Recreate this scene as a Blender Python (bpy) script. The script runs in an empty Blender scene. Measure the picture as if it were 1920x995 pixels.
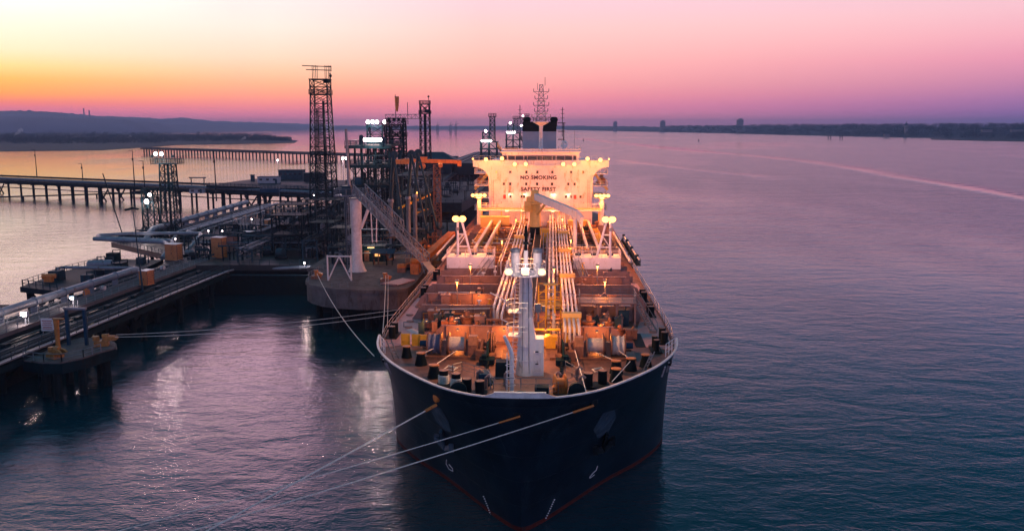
import bpy, math, random
from mathutils import Vector, Matrix, Quaternion, noise
random.seed(7)
R=math.radians
scene=bpy.context.scene
C=scene.collection
# ------------------------------------------------------------------ camera
FPX=1650.0; CAMX=1.92; CAMH=36.6
PITCH=math.atan(261.5/FPX); YAW=math.atan(60/FPX)
cd=bpy.data.cameras.new('camera'); cam=bpy.data.objects.new('camera',cd); C.objects.link(cam)
cam.location=(CAMX,0,CAMH); cam.rotation_euler=(math.pi/2-PITCH,0,YAW)
cd.sensor_width=36; cd.lens=36*FPX/1920; cd.clip_end=40000; cd.clip_start=0.5
scene.camera=cam
scene.view_settings.view_transform='Standard'; scene.view_settings.look='None'
scene.view_settings.exposure=0; scene.view_settings.gamma=1
def lin(c):
    o=[]
    for v in c[:3]:
        v=v/255.0
        o.append(v/12.92 if v<=0.04045 else ((v+0.055)/1.055)**2.4)
    return (o[0],o[1],o[2],1)
# ------------------------------------------------------------------ dusk sky
world=bpy.data.worlds.new('World'); scene.world=world; world.use_nodes=True
nt=world.node_tree; nt.nodes.clear(); N=nt.nodes.new; L=nt.links.new
def M_(op,a,b=None,c=None,clamp=False):
    n=N('ShaderNodeMath'); n.operation=op; n.use_clamp=clamp
    for i,v in enumerate((a,b,c)):
        if v is None: continue
        if isinstance(v,(int,float)): n.inputs[i].default_value=v
        else: L(v,n.inputs[i])
    return n.outputs[0]
tc=N('ShaderNodeTexCoord'); sx=N('ShaderNodeSeparateXYZ'); L(tc.outputs['Generated'],sx.inputs[0])
elev=M_('MULTIPLY',M_('ARCSINE',sx.outputs[2]),180/math.pi)
fe=M_('POWER',M_('DIVIDE',M_('MAXIMUM',elev,0.0),64.0,clamp=True),0.5)
az=M_('MULTIPLY',M_('ARCTAN2',sx.outputs[0],sx.outputs[1]),180/math.pi)
d_=M_('ABSOLUTE',M_('WRAP',M_('ADD',az,38.0),180.0,-180.0))
def ramp(stops):
    r=N('ShaderNodeValToRGB'); L(fe,r.inputs[0]); cr=r.color_ramp; cr.interpolation='LINEAR'
    st=[((e/64.0)**.5,c) for e,c in stops]
    cr.elements[0].position=st[0][0]; cr.elements[0].color=st[0][1]
    cr.elements[1].position=st[-1][0]; cr.elements[1].color=st[-1][1]
    for p_,c in st[1:-1]:
        e=cr.elements.new(p_); e.color=c
    return r.outputs[0]
def F(r,g,b): return (r,g,b,1)
rL=ramp([(0,lin((205,120,150))),(.7,lin((226,122,150))),(1.05,lin((246,128,138))),(1.3,F(1.0,.24,.17)),(1.8,F(1.12,.38,.08)),(2.6,F(1.08,.52,.11)),(3.3,F(1.02,.70,.26)),(4.2,lin((254,232,190))),(6,lin((255,243,222))),(7.8,F(1.3,1.12,1.0)),(9.5,F(3.3,2.2,1.85)),(13,F(1.7,1.05,1.05)),(18,F(.75,.55,.85)),(21.5,F(.35,.38,.65)),(25,F(.10,.28,.46)),(38,F(.01,.16,.26)),(64,F(.06,.16,.25))])
rM=ramp([(0,lin((215,130,155))),(.7,lin((236,130,155))),(1.3,F(.97,.27,.25)),(1.9,F(1.05,.36,.22)),(2.6,F(1.04,.46,.25)),(3.3,F(1.0,.56,.34)),(4.2,F(1.0,.66,.48)),(6,F(1.0,.76,.66)),(7.8,F(.98,.76,.74)),(10,F(1.4,.86,.9)),(13,F(2.3,1.3,1.55)),(17.5,F(2.6,1.42,2.0)),(21.5,F(.9,.62,1.0)),(25,F(.10,.26,.44)),(38,F(.01,.15,.24))])
rC=ramp([(0,lin((225,140,160))),(.5,lin((245,142,155))),(1.2,lin((246,138,155))),(1.9,lin((254,150,150))),(2.6,lin((254,165,155))),(4.2,lin((254,184,170))),(6,lin((250,196,188))),(7.8,lin((240,198,206))),(10,F(.50,.38,.64)),(14,F(.29,.30,.58)),(20,F(.10,.2,.34)),(30,F(.01,.14,.22)),(64,F(.02,.13,.19))])
rR=ramp([(0,lin((118,92,150))),(.7,lin((140,100,158))),(1.5,lin((165,112,160))),(2.6,lin((198,130,162))),(3.8,lin((222,145,168))),(5,lin((232,165,178))),(6.4,lin((232,180,190))),(7.8,lin((226,184,200))),(10,F(.20,.24,.52)),(14,F(.03,.17,.38)),(20,F(.01,.12,.21)),(40,F(.005,.10,.16)),(64,F(.012,.10,.15))])
rB=ramp([(0,F(.86,.62,1.05)),(8,F(.76,.58,1.0)),(20,F(.22,.28,.50)),(30,F(.05,.14,.24)),(40,F(.01,.10,.16)),(64,F(.012,.10,.15))])
def mixc(a,b,lo,hi):
    mr=N('ShaderNodeMapRange'); mr.inputs[1].default_value=lo; mr.inputs[2].default_value=hi; mr.clamp=True
    L(d_,mr.inputs[0])
    m=N('ShaderNodeMix'); m.data_type='RGBA'; L(mr.outputs[0],m.inputs[0]); L(a,m.inputs[6]); L(b,m.inputs[7]); return m.outputs[2]
col=mixc(mixc(mixc(mixc(rL,rM,6,19),rC,21,34),rR,34,66),rB,75,140)
bg=N('ShaderNodeBackground'); L(col,bg.inputs[0]); bg.inputs[1].default_value=1.28
wo=N('ShaderNodeOutputWorld'); L(bg.outputs[0],wo.inputs[0])
# the sun has just gone down ahead to the left: only a weak, wide afterglow
sd=bpy.data.lights.new('afterglow_sun','SUN'); sd.energy=.12; sd.angle=R(12); sd.color=(1,.62,.55)
sun=bpy.data.objects.new('afterglow_sun',sd); C.objects.link(sun)
sdir=Vector((math.sin(R(-62)),math.cos(R(-62)),math.tan(R(6)))).normalized()
sun.rotation_euler=sdir.to_track_quat('Z','Y').to_euler()
# ------------------------------------------------------------------ materials
MATS={}
def mat(name,col,rough=.6,metal=0.0,var=.25,scale=.8,dirt=None,dirt_amt=.0,bump=.0,bscale=6.0,coords='Object'):
    if name in MATS: return MATS[name]
    m=bpy.data.materials.new(name); m.use_nodes=True; t=m.node_tree; b=t.nodes['Principled BSDF']
    b.inputs['Roughness'].default_value=rough; b.inputs['Metallic'].default_value=metal
    tcn=t.nodes.new('ShaderNodeTexCoord'); nz=t.nodes.new('ShaderNodeTexNoise'); nz.inputs['Scale'].default_value=scale; nz.inputs['Detail'].default_value=5; nz.inputs['Roughness'].default_value=.65
    geo=t.nodes.new('ShaderNodeNewGeometry')
    t.links.new(geo.outputs['Position'],nz.inputs['Vector'])
    cr=t.nodes.new('ShaderNodeValToRGB'); cr.color_ramp.elements[0].position=.3; cr.color_ramp.elements[1].position=.7
    c0=[max(0,v*(1-var)) for v in col]; c1=[min(1,v*(1+var*.6)) for v in col]
    cr.color_ramp.elements[0].color=(*c0,1); cr.color_ramp.elements[1].color=(*c1,1)
    t.links.new(nz.outputs[0],cr.inputs[0]); out=cr.outputs[0]
    if dirt is not None:
        n2=t.nodes.new('ShaderNodeTexNoise'); n2.inputs['Scale'].default_value=scale*2.3; n2.inputs['Detail'].default_value=8; n2.inputs['Roughness'].default_value=.75
        mp=t.nodes.new('ShaderNodeMapping'); mp.inputs['Scale'].default_value=(1,1,.35); t.links.new(geo.outputs['Position'],mp.inputs[0]); t.links.new(mp.outputs[0],n2.inputs['Vector'])
        r2=t.nodes.new('ShaderNodeValToRGB'); r2.color_ramp.elements[0].position=.62-dirt_amt*.35; r2.color_ramp.elements[1].position=.72-dirt_amt*.2
        t.links.new(n2.outputs[0],r2.inputs[0])
        mx=t.nodes.new('ShaderNodeMix'); mx.data_type='RGBA'; t.links.new(r2.outputs[0],mx.inputs[0]); t.links.new(out,mx.inputs[6]); mx.inputs[7].default_value=(*dirt,1); out=mx.outputs[2]
    t.links.new(out,b.inputs['Base Color'])
    if bump>0:
        n3=t.nodes.new('ShaderNodeTexNoise'); n3.inputs['Scale'].default_value=bscale; n3.inputs['Detail'].default_value=4; t.links.new(geo.outputs['Position'],n3.inputs['Vector'])
        bp=t.nodes.new('ShaderNodeBump'); bp.inputs['Strength'].default_value=1; bp.inputs['Distance'].default_value=bump; t.links.new(n3.outputs[0],bp.inputs['Height']); t.links.new(bp.outputs[0],b.inputs['Normal'])
    MATS[name]=m; return m
def emis(name,col,s):
    if name in MATS: return MATS[name]
    m=bpy.data.materials.new(name); m.use_nodes=True; t=m.node_tree; t.nodes.clear()
    e=t.nodes.new('ShaderNodeEmission'); e.inputs[0].default_value=(*col,1); e.inputs[1].default_value=s
    o=t.nodes.new('ShaderNodeOutputMaterial'); t.links.new(e.outputs[0],o.inputs[0]); m.cycles.emission_sampling='NONE' if False else 'AUTO'
    MATS[name]=m; return m
RUST=(.10,.035,.015)
m_white=mat('white_marine_paint',(.78,.77,.78),.45,var=.12,scale=.5,dirt=(.42,.30,.22),dirt_amt=.12)
m_white2=mat('white_pipe_paint',(.72,.70,.70),.45,var=.2,scale=1.5,dirt=RUST,dirt_amt=.08)
m_hull=mat('navy_hull_paint',(.003,.017,.032),.42,var=.45,scale=.25,dirt=(.014,.034,.05),dirt_amt=.28,bump=.01,bscale=.7)
def plates(m,sx=.16,sz=.38,depth=.02):
    t=m.node_tree; b=t.nodes['Principled BSDF']; geo=t.nodes.new('ShaderNodeNewGeometry'); sp=t.nodes.new('ShaderNodeSeparateXYZ'); cb=t.nodes.new('ShaderNodeCombineXYZ')
    t.links.new(geo.outputs['Position'],sp.inputs[0]); ad=t.nodes.new('ShaderNodeMath'); ad.operation='ADD'; ab=t.nodes.new('ShaderNodeMath'); ab.operation='ABSOLUTE'; t.links.new(sp.outputs[0],ab.inputs[0]); t.links.new(ab.outputs[0],ad.inputs[0]); t.links.new(sp.outputs[1],ad.inputs[1])
    t.links.new(ad.outputs[0],cb.inputs[0]); t.links.new(sp.outputs[2],cb.inputs[1])
    br=t.nodes.new('ShaderNodeTexBrick'); br.inputs['Scale'].default_value=1; br.inputs['Brick Width'].default_value=1/sx; br.inputs['Row Height'].default_value=1/sz; br.inputs['Mortar Size'].default_value=.035; br.inputs['Mortar Smooth'].default_value=.4
    t.links.new(cb.outputs[0],br.inputs['Vector'])
    bp=t.nodes.new('ShaderNodeBump'); bp.inputs['Distance'].default_value=depth; bp.inputs['Strength'].default_value=1; bp.invert=False
    mt=t.nodes.new('ShaderNodeMath'); mt.operation='SUBTRACT'; mt.inputs[0].default_value=1; t.links.new(br.outputs['Fac'],mt.inputs[1]); t.links.new(mt.outputs[0],bp.inputs['Height'])
    old=b.inputs['Normal'].links
    if old: t.links.new(old[0].from_socket,bp.inputs['Normal'])
    t.links.new(bp.outputs[0],b.inputs['Normal'])
    # each plate takes the paint a little differently
    src=b.inputs['Base Color'].links[0].from_socket; mx=t.nodes.new('ShaderNodeMix'); mx.data_type='RGBA'; mx.blend_type='MULTIPLY'; mx.inputs[0].default_value=.55
    br.inputs['Color1'].default_value=(1.0,1.0,1.0,1); br.inputs['Color2'].default_value=(.55,.6,.65,1); br.inputs['Mortar'].default_value=(.7,.7,.7,1)
    t.links.new(src,mx.inputs[6]); t.links.new(br.outputs['Color'],mx.inputs[7]); t.links.new(mx.outputs[2],b.inputs['Base Color'])
plates(m_hull)
m_boot=mat('red_boot_topping',(.09,.018,.014),.6,var=.4,scale=.8,dirt=(.03,.02,.02),dirt_amt=.3)
m_deck=mat('red_oxide_deck',(.20,.10,.08),.6,var=.45,scale=.35,dirt=(.05,.03,.03),dirt_amt=.3,bump=.004,bscale=3)
m_deck2=mat('grey_oxide_steel',(.27,.17,.155),.55,var=.3,scale=.6,dirt=(.08,.04,.03),dirt_amt=.2)
m_brown=mat('oxide_machinery_paint',(.26,.12,.07),.5,var=.35,scale=1.6,dirt=RUST,dirt_amt=.3)
m_orange=mat('orange_paint',(.62,.20,.04),.5,var=.25,scale=1.2,dirt=RUST,dirt_amt=.15)
m_yellow=mat('yellow_paint',(.75,.42,.03),.5,var=.2,scale=1.5,dirt=RUST,dirt_amt=.1)
m_cream=mat('cream_crane_paint',(.74,.52,.16),.5,var=.15,scale=1.2)
m_black=mat('black_steel',(.004,.012,.016),.55,var=.4,scale=2)
m_rope=mat('pale_mooring_rope',(.78,.72,.66),.85,var=.3,scale=8,bump=.02,bscale=14)
m_ropeb=mat('blue_mooring_rope',(.22,.25,.38),.85,var=.3,scale=6,bump=.02,bscale=14)
m_steel=mat('dark_jetty_steel',(.004,.024,.034),.6,.2,var=.4,scale=.7,dirt=(.02,.016,.014),dirt_amt=.2)
m_steelm=mat('grey_jetty_steel',(.026,.065,.09),.55,.2,var=.35,scale=.7,dirt=(.04,.03,.025),dirt_amt=.2)
m_galv=mat('galvanised_steel',(.20,.23,.27),.5,.3,var=.3,scale=.8,dirt=(.10,.06,.05),dirt_amt=.15)
m_pipe=mat('grey_pipe_cladding',(.20,.25,.31),.45,.2,var=.25,scale=.5,dirt=(.10,.07,.06),dirt_amt=.18)
m_pipe2=mat('dark_pipe_paint',(.025,.06,.08),.5,.1,var=.3,scale=.8,dirt=(.07,.04,.03),dirt_amt=.2)
m_conc=mat('weathered_concrete',(.14,.13,.135),.85,var=.35,scale=.35,dirt=(.07,.055,.05),dirt_amt=.3,bump=.03,bscale=2)
m_road=mat('concrete_walkway',(.13,.125,.135),.85,var=.3,scale=.3,dirt=(.08,.07,.07),dirt_amt=.2,bump=.01,bscale=3)
m_pile=mat('tidal_pile_steel',(.006,.020,.026),.75,var=.4,scale=1,dirt=(.012,.018,.016),dirt_amt=.4)
m_blue=mat('dark_blue_paint',(.008,.05,.10),.55,var=.3,scale=1)
m_glass=mat('dark_window_glass',(.02,.022,.03),.12,var=.2,scale=1)
m_red=mat('red_paint',(.45,.04,.03),.5,var=.2,scale=1)
m_ochre=mat('weathered_ochre_paint',(.40,.17,.035),.55,var=.35,scale=1.5,dirt=RUST,dirt_amt=.3)
m_wallp=mat('stained_white_wall',(.76,.75,.75),.5,var=.14,scale=.4,dirt=(.48,.30,.20),dirt_amt=.26)
m_text=mat('dark_stencil_paint',(.02,.015,.02),.6,var=.2,scale=2)
m_wtext=mat('white_stencil_paint',(.8,.8,.8),.6,var=.1,scale=2)
m_funnel=mat('pale_funnel_paint',(.40,.38,.44),.5,var=.1,scale=.7)
for q_ in (m_pile,m_steel,m_steelm,m_pipe2,m_conc,m_road,m_black,m_blue,m_boot): q_.node_tree.nodes['Principled BSDF'].inputs['Specular IOR Level'].default_value=.12
m_hull.node_tree.nodes['Principled BSDF'].inputs['Specular IOR Level'].default_value=.3
m_bark=mat('bark',(.05,.04,.03),.9)
WARM=(1,.235,.03); WHITE=(1,.80,.62); PINK=(1,.74,.70)
e_warm=emis('sodium_lamp_glow',(1,.43,.11),5)
e_white=emis('white_lamp_glow',(1,.50,.20),4.5)
e_pink=emis('pale_lamp_glow',(1,.80,.76),26)
e_win=emis('lit_window_glow',(1,.45,.15),1.5)
# ------------------------------------------------------------------ mesh builder
class MB:
    def __init__(s): s.v=[]; s.f=[]
    def add(s,vs,fs):
        o=len(s.v); s.v.extend(tuple(v) for v in vs); s.f.extend(tuple(i+o for i in f) for f in fs); return s
    def box(s,c,d,rz=0.0):
        x,y,z=c; a,b,h=d[0]/2,d[1]/2,d[2]/2; cs,sn=math.cos(rz),math.sin(rz); vs=[]
        for sz in (-h,h):
            for px,py in ((-a,-b),(a,-b),(a,b),(-a,b)): vs.append((x+px*cs-py*sn,y+px*sn+py*cs,z+sz))
        return s.add(vs,[(3,2,1,0),(4,5,6,7),(0,1,5,4),(1,2,6,5),(2,3,7,6),(3,0,4,7)])
    def bar(s,p,q,w,h=None,up=(0,0,1)):
        h=h or w; p=Vector(p); q=Vector(q); d=q-p
        if d.length<1e-6: return s
        d.normalize(); u=Vector(up)
        if abs(d.dot(u))>.98: u=Vector((0,1,0))
        a=d.cross(u).normalized(); b=a.cross(d).normalized(); vs=[]
        for e in (p,q):
            for i,j in ((-1,-1),(1,-1),(1,1),(-1,1)): vs.append(e+a*(i*w/2)+b*(j*h/2))
        return s.add(vs,[(3,2,1,0),(4,5,6,7),(0,1,5,4),(1,2,6,5),(2,3,7,6),(3,0,4,7)])
    def tube(s,p,q,r,n=6,r2=None,cap=True):
        return s.path([p,q],[r,r if r2 is None else r2],n,cap)
    def path(s,pts,r,n=6,cap=True):
        pts=[Vector(p) for p in pts]; rr=r if isinstance(r,(list,tuple)) else [r]*len(pts); vs=[];fs=[]
        ref=None
        for i,p in enumerate(pts):
            if i==0: d=pts[1]-pts[0]
            elif i==len(pts)-1: d=pts[-1]-pts[-2]
            else: d=(pts[i+1]-p).normalized()+(p-pts[i-1]).normalized()
            if d.length<1e-9: d=Vector((0,0,1))
            d.normalize()
            if ref is None:
                ref=Vector((0,0,1)) if abs(d.z)<.95 else Vector((1,0,0))
            a=d.cross(ref)
            if a.length<.05: ref=Vector((1,0,0)) if abs(d.x)<.9 else Vector((0,1,0)); a=d.cross(ref)
            a.normalize(); b=a.cross(d).normalized(); ref=b
            for k in range(n):
                t=2*math.pi*k/n; vs.append(p+(a*math.cos(t)+b*math.sin(t))*rr[i])
        for i in range(len(pts)-1):
            for k in range(n):
                k2=(k+1)%n; fs.append((i*n+k,i*n+k2,(i+1)*n+k2,(i+1)*n+k))
        if cap: fs.append(tuple(range(n))[::-1]); fs.append(tuple((len(pts)-1)*n+k for k in range(n)))
        return s.add(vs,fs)
    def lathe(s,c,axis,prof,n=20,a0=0,a1=None):
        # prof: (dist along axis, radius)
        c=Vector(c); d=Vector(axis).normalized(); ref=Vector((0,0,1)) if abs(d.z)<.9 else Vector((1,0,0))
        a=d.cross(ref).normalized(); b=a.cross(d).normalized(); vs=[];fs=[]
        for t,r in prof:
            for k in range(n):
                th=2*math.pi*k/n; vs.append(c+d*t+(a*math.cos(th)+b*math.sin(th))*r)
        for i in range(len(prof)-1):
            for k in range(n):
                k2=(k+1)%n; fs.append((i*n+k,i*n+k2,(i+1)*n+k2,(i+1)*n+k))
        fs.append(tuple(range(n))[::-1]); fs.append(tuple((len(prof)-1)*n+k for k in range(n)))
        return s.add(vs,fs)
    def prism(s,poly,z0,z1):
        n=len(poly); vs=[(x,y,z0) for x,y in poly]+[(x,y,z1) for x,y in poly]
        return s.add(vs,[tuple(range(n))[::-1],tuple(range(n,2*n))]+[(i,(i+1)%n,n+(i+1)%n,n+i) for i in range(n)])
    def prism_y(s,poly,y0,y1):  # poly in x,z
        n=len(poly); vs=[(x,y0,z) for x,z in poly]+[(x,y1,z) for x,z in poly]
        return s.add(vs,[tuple(range(n)),tuple(range(n,2*n))[::-1]]+[(i,n+i,n+(i+1)%n,(i+1)%n) for i in range(n)])
    def prism_x(s,poly,x0,x1):  # poly in y,z
        n=len(poly); vs=[(x0,y,z) for y,z in poly]+[(x1,y,z) for y,z in poly]
        return s.add(vs,[tuple(range(n))[::-1],tuple(range(n,2*n))]+[(i,(i+1)%n,n+(i+1)%n,n+i) for i in range(n)])
    def sphere(s,c,r,n=10,sc=(1,1,1)):
        pr=[]; m=max(4,n//2)
        for i in range(1,m): 
            t=math.pi*i/m; pr.append((-math.cos(t),math.sin(t)))
        vs=[];fs=[]
        for t,q in pr:
            for k in range(n):
                th=2*math.pi*k/n; vs.append((c[0]+r*sc[0]*q*math.cos(th),c[1]+r*sc[1]*q*math.sin(th),c[2]+r*sc[2]*t))
        for i in range(len(pr)-1):
            for k in range(n):
                k2=(k+1)%n; fs.append((i*n+k,i*n+k2,(i+1)*n+k2,(i+1)*n+k))
        o=len(vs); vs.append((c[0],c[1],c[2]-r*sc[2])); vs.append((c[0],c[1],c[2]+r*sc[2]))
        for k in range(n):
            k2=(k+1)%n; fs.append((o,k2,k)); fs.append((o+1,(len(pr)-1)*n+k,(len(pr)-1)*n+k2))
        return s.add(vs,fs)
    def rail(s,pts,h=1.1,step=1.8,r=.035,rows=3,w=None):
        pts=[Vector(p) for p in pts]
        for j in range(rows):
            z=h*(j+1)/rows
            for a,b in zip(pts,pts[1:]): s.tube(a+Vector((0,0,z)),b+Vector((0,0,z)),r if j==rows-1 else r*.8,4,cap=False)
        for a,b in zip(pts,pts[1:]):
            k=max(1,int((b-a).length/step))
            for i in range(k+1):
                p=a.lerp(b,i/k); s.bar(p,p+Vector((0,0,h)),r*2)
        return s
    def lattice(s,c0,w0,c1,w1,n,t=.12,leg=.2,d0=None,d1=None,cross=True):
        # square lattice tower from centre c0 (width w0) up to c1 (width w1), n bays
        d0=d0 or w0; d1=d1 or w1; c0=Vector(c0); c1=Vector(c1); lv=[]
        for i in range(n+1):
            f=i/n; c=c0.lerp(c1,f); a=(w0+(w1-w0)*f)/2; b=(d0+(d1-d0)*f)/2
            lv.append([c+Vector((sx_*a,sy_*b,0)) for sx_,sy_ in ((-1,-1),(1,-1),(1,1),(-1,1))])
        for i in range(n):
            for k in range(4):
                k2=(k+1)%4
                s.bar(lv[i][k],lv[i+1][k],leg)
                s.bar(lv[i+1][k],lv[i+1][k2],t)
                if cross or i%2==0: s.bar(lv[i][k],lv[i+1][k2],t)
                if cross or i%2==1: s.bar(lv[i][k2],lv[i+1][k],t)
        return s
    def truss(s,p,q,h,n,t=.08,up=(0,0,1)):
        p=Vector(p); q=Vector(q); u=Vector(up)*h
        s.bar(p,q,t*1.4); s.bar(p+u,q+u,t*1.4)
        for i in range(n+1):
            a=p.lerp(q,i/n); s.bar(a,a+u,t)
            if i<n:
                b=p.lerp(q,(i+1)/n)
                if i%2: s.bar(a,b+u,t)
                else: s.bar(a+u,b,t)
        return s
    def ladder(s,p,q,w=.5,side=(1,0,0),r=.035,step=.35,cage=False):
        p=Vector(p); q=Vector(q); sd_=Vector(side).normalized()*w/2
        s.bar(p-sd_,q-sd_,r*2); s.bar(p+sd_,q+sd_,r*2)
        k=max(1,int((q-p).length/step))
        for i in range(1,k): 
            c=p.lerp(q,i/k); s.bar(c-sd_,c+sd_,r*1.3)
        return s
    def build(s,name,m,parent=None,smooth=False,loc=None):
        me=bpy.data.meshes.new(name); vs=s.v
        if loc is not None: vs=[(v[0]-loc[0],v[1]-loc[1],v[2]-loc[2]) for v in vs]
        me.from_pydata(vs,[],s.f); me.update()
        if smooth:
            me.polygons.foreach_set('use_smooth',[True]*len(me.polygons))
            try: me.set_sharp_from_angle(angle=R(40))
            except Exception: pass
        o=bpy.data.objects.new(name,me); C.objects.link(o)
        if m: me.materials.append(m)
        if parent: o.parent=parent
        if loc is not None: o.location=loc
        return o
def tag(o,label=None,cat=None,group=None,kind=None):
    if label: o['label']=label
    if cat: o['category']=cat
    if group: o['group']=group
    if kind: o['kind']=kind
    return o
def empty(name,loc=(0,0,0),label=None,cat=None,group=None,rz=0):
    o=bpy.data.objects.new(name,None); C.objects.link(o); o.location=loc; o.rotation_euler=(0,0,rz); o.empty_display_size=.5
    return tag(o,label,cat,group)
def kids(o): return [c for c in bpy.data.objects if c.parent==o]
def dup(o,loc,rz=None,parent=None,label=None):
    ch=kids(o); c=o.copy(); C.objects.link(c); c.location=loc
    if rz is not None: c.rotation_euler=(0,0,rz)
    if parent is not None: c.parent=parent
    if label: c['label']=label
    for k in ch: dup(k,k.location,None,c)
    return c
def light(parent,loc,energy,col,kind='POINT',rad=.25,name='lamp_light',target=None,spot=120):
    l=bpy.data.lights.new(name,kind); l.energy=energy; l.color=col
    l.shadow_soft_size=rad
    if kind=='SPOT': l.spot_size=R(spot); l.spot_blend=.6
    o=bpy.data.objects.new(name,l); C.objects.link(o); o.location=loc
    if parent: o.parent=parent
    if target is not None:
        d=Vector(target)-Vector(loc); o.rotation_euler=(-d).to_track_quat('Z','Y').to_euler()
    return o
def px(x,y,z):   # ground point behind a place in the survey sketch
    u=(x-960)/FPX; v=(y-497.5)/FPX
    fw=math.cos(PITCH)-v*math.sin(PITCH); up=-math.sin(PITCH)-v*math.cos(PITCH)
    dx=-math.sin(YAW)*fw+math.cos(YAW)*u; dy=math.cos(YAW)*fw+math.sin(YAW)*u
    t=(z-CAMH)/up; return (CAMX+dx*t,dy*t)
# ------------------------------------------------------------------ water
def seg_d(p,a,b):
    ax,ay=a;bx,by=b;dx=bx-ax;dy=by-ay;t=((p[0]-ax)*dx+(p[1]-ay)*dy)/(dx*dx+dy*dy);t=max(0,min(1,t));return math.hypot(p[0]-ax-dx*t,p[1]-ay-dy*t),t
slick=[px(*a,0) for a in [(1090,260),(1180,270),(1300,283),(1400,291),(1500,301),(1600,315),(1700,334),(1800,349),(1900,368),(2050,400)]]
slick2=[px(*a,0) for a in [(1160,300),(1250,312),(1330,322),(1420,330)]]
def calm_at(x,y):
    r=math.hypot(x,y)
    c=0.0
    # sheltered water behind the jetty
    if x<-95: c=max(c,min(1,(-95-x)/140)*.8)
    w=r*.010*(1+.45*noise.noise(Vector((x*.01,y*.004,0))))+2.5
    for a,b in zip(slick,slick[1:]):
        d,_=seg_d((x,y),a,b); c=max(c,1.0-min(1,max(0,(d-w*.7)/(w*.8))))
    for a,b in zip(slick2,slick2[1:]):
        d,_=seg_d((x,y),a,b); w2=8+4*noise.noise(Vector((x*.03,y*.02,5))); c=max(c,.8*(1-min(1,max(0,(d-w2*.3)/(w2)))))
    n=noise.noise(Vector((x*.0035,y*.0016,3)))+.5*noise.noise(Vector((x*.012,y*.005,9)))
    n+=.5*noise.noise(Vector((x*.04,y*.012,4))); c=c*(1.0+.4*noise.noise(Vector((x*.02,y*.01,7))))+max(-.3,min(.6,n*.75))
    if x<-150 and 380<y<560:
        c-=.8*max(0,min(1,noise.noise(Vector((x*.01,y*.02,1)))*2+.8))
    return max(0,min(1,c))
rs=[0.0]+[38*(15500/38)**(i/249) for i in range(250)]
azs=[-38+76*i/280 for i in range(281)]+[38+284*i/50 for i in range(1,50)]
na=len(azs); vs=[];fs=[];cal=[]
for r in rs[1:]:
    for a in azs:
        x=r*math.sin(R(a))+CAMX; y=r*math.cos(R(a)); vs.append((x,y,0)); cal.append(calm_at(x,y))
c0=len(vs); vs.append((CAMX,0,0)); cal.append(.3)
for i in range(len(rs)-2):
    for k in range(na):
        k2=(k+1)%na; fs.append((i*na+k,(i+1)*na+k,(i+1)*na+k2,i*na+k2))
for k in range(na): fs.append((c0,k,(k+1)%na))
me=bpy.data.meshes.new('water'); me.from_pydata(vs,[],fs); at=me.attributes.new('calm','FLOAT','POINT'); at.data.foreach_set('value',cal); at=me.attributes.new('open_river','FLOAT','POINT'); at.data.foreach_set('value',[max(0,min(1,(math.hypot(v[0],v[1])-150)/400))*max(0,min(1,(v[0]+160)/120)) for v in vs])
water=bpy.data.objects.new('water',me); C.objects.link(water); tag(water,kind='structure')
m=bpy.data.materials.new('estuary_water'); m.use_nodes=True; t=m.node_tree; b=t.nodes['Principled BSDF']; n_=t.nodes.new; l_=t.links.new
b.inputs['Base Color'].default_value=(.0005,.045,.066,1); b.inputs['IOR'].default_value=1.33; b.inputs['Roughness'].default_value=.07
geo=n_('ShaderNodeNewGeometry')
def wn(scale,sx_,sy_,rz,det=3,dist=0):
    mp=n_('ShaderNodeMapping'); mp.inputs['Rotation'].default_value=(0,0,rz); mp.inputs['Scale'].default_value=(sx_,sy_,1); l_(geo.outputs['Position'],mp.inputs[0])
    z=n_('ShaderNodeTexNoise'); z.inputs['Scale'].default_value=scale; z.inputs['Detail'].default_value=det; z.inputs['Roughness'].default_value=.55; z.inputs['Distortion'].default_value=dist
    l_(mp.outputs[0],z.inputs['Vector']); return z.outputs[0]
def wm(op,a,b_=None):
    z=n_('ShaderNodeMath'); z.operation=op
    for i,v in enumerate((a,b_)):
        if v is None: continue
        if isinstance(v,(int,float)): z.inputs[i].default_value=v
        else: l_(v,z.inputs[i])
    return z.outputs[0]
A=n_('ShaderNodeAttribute'); A.attribute_name='calm'
act=wm('SUBTRACT',1.0,wm('MULTIPLY',A.outputs['Fac'],.85))
O=n_('ShaderNodeAttribute'); O.attribute_name='open_river'
h=wm('ADD',wm('ADD',wm('MULTIPLY',wn(.2,.6,1,R(12),2,.4),.22),wm('MULTIPLY',wn(.9,.6,1,R(-8),3,.6),.08)),wm('MULTIPLY',wn(3.2,.6,1,R(10),5,.3),.038))
h=wm('ADD',h,wm('MULTIPLY',O.outputs['Fac'],wm('ADD',wm('MULTIPLY',wn(.09,.22,1,R(6),4,.3),1.0),wm('MULTIPLY',wn(.3,.3,1,R(-5),4,.3),.45))))
h=wm('MULTIPLY',h,act)
bp=n_('ShaderNodeBump'); bp.inputs['Strength'].default_value=1; bp.inputs['Distance'].default_value=1.0; l_(h,bp.inputs['Height']); l_(bp.outputs[0],b.inputs['Normal'])
l_(wm('ADD',wm('MULTIPLY',wm('MULTIPLY',act,O.outputs['Fac']),.13),.025),b.inputs['Roughness'])
me.materials.append(m)
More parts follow.
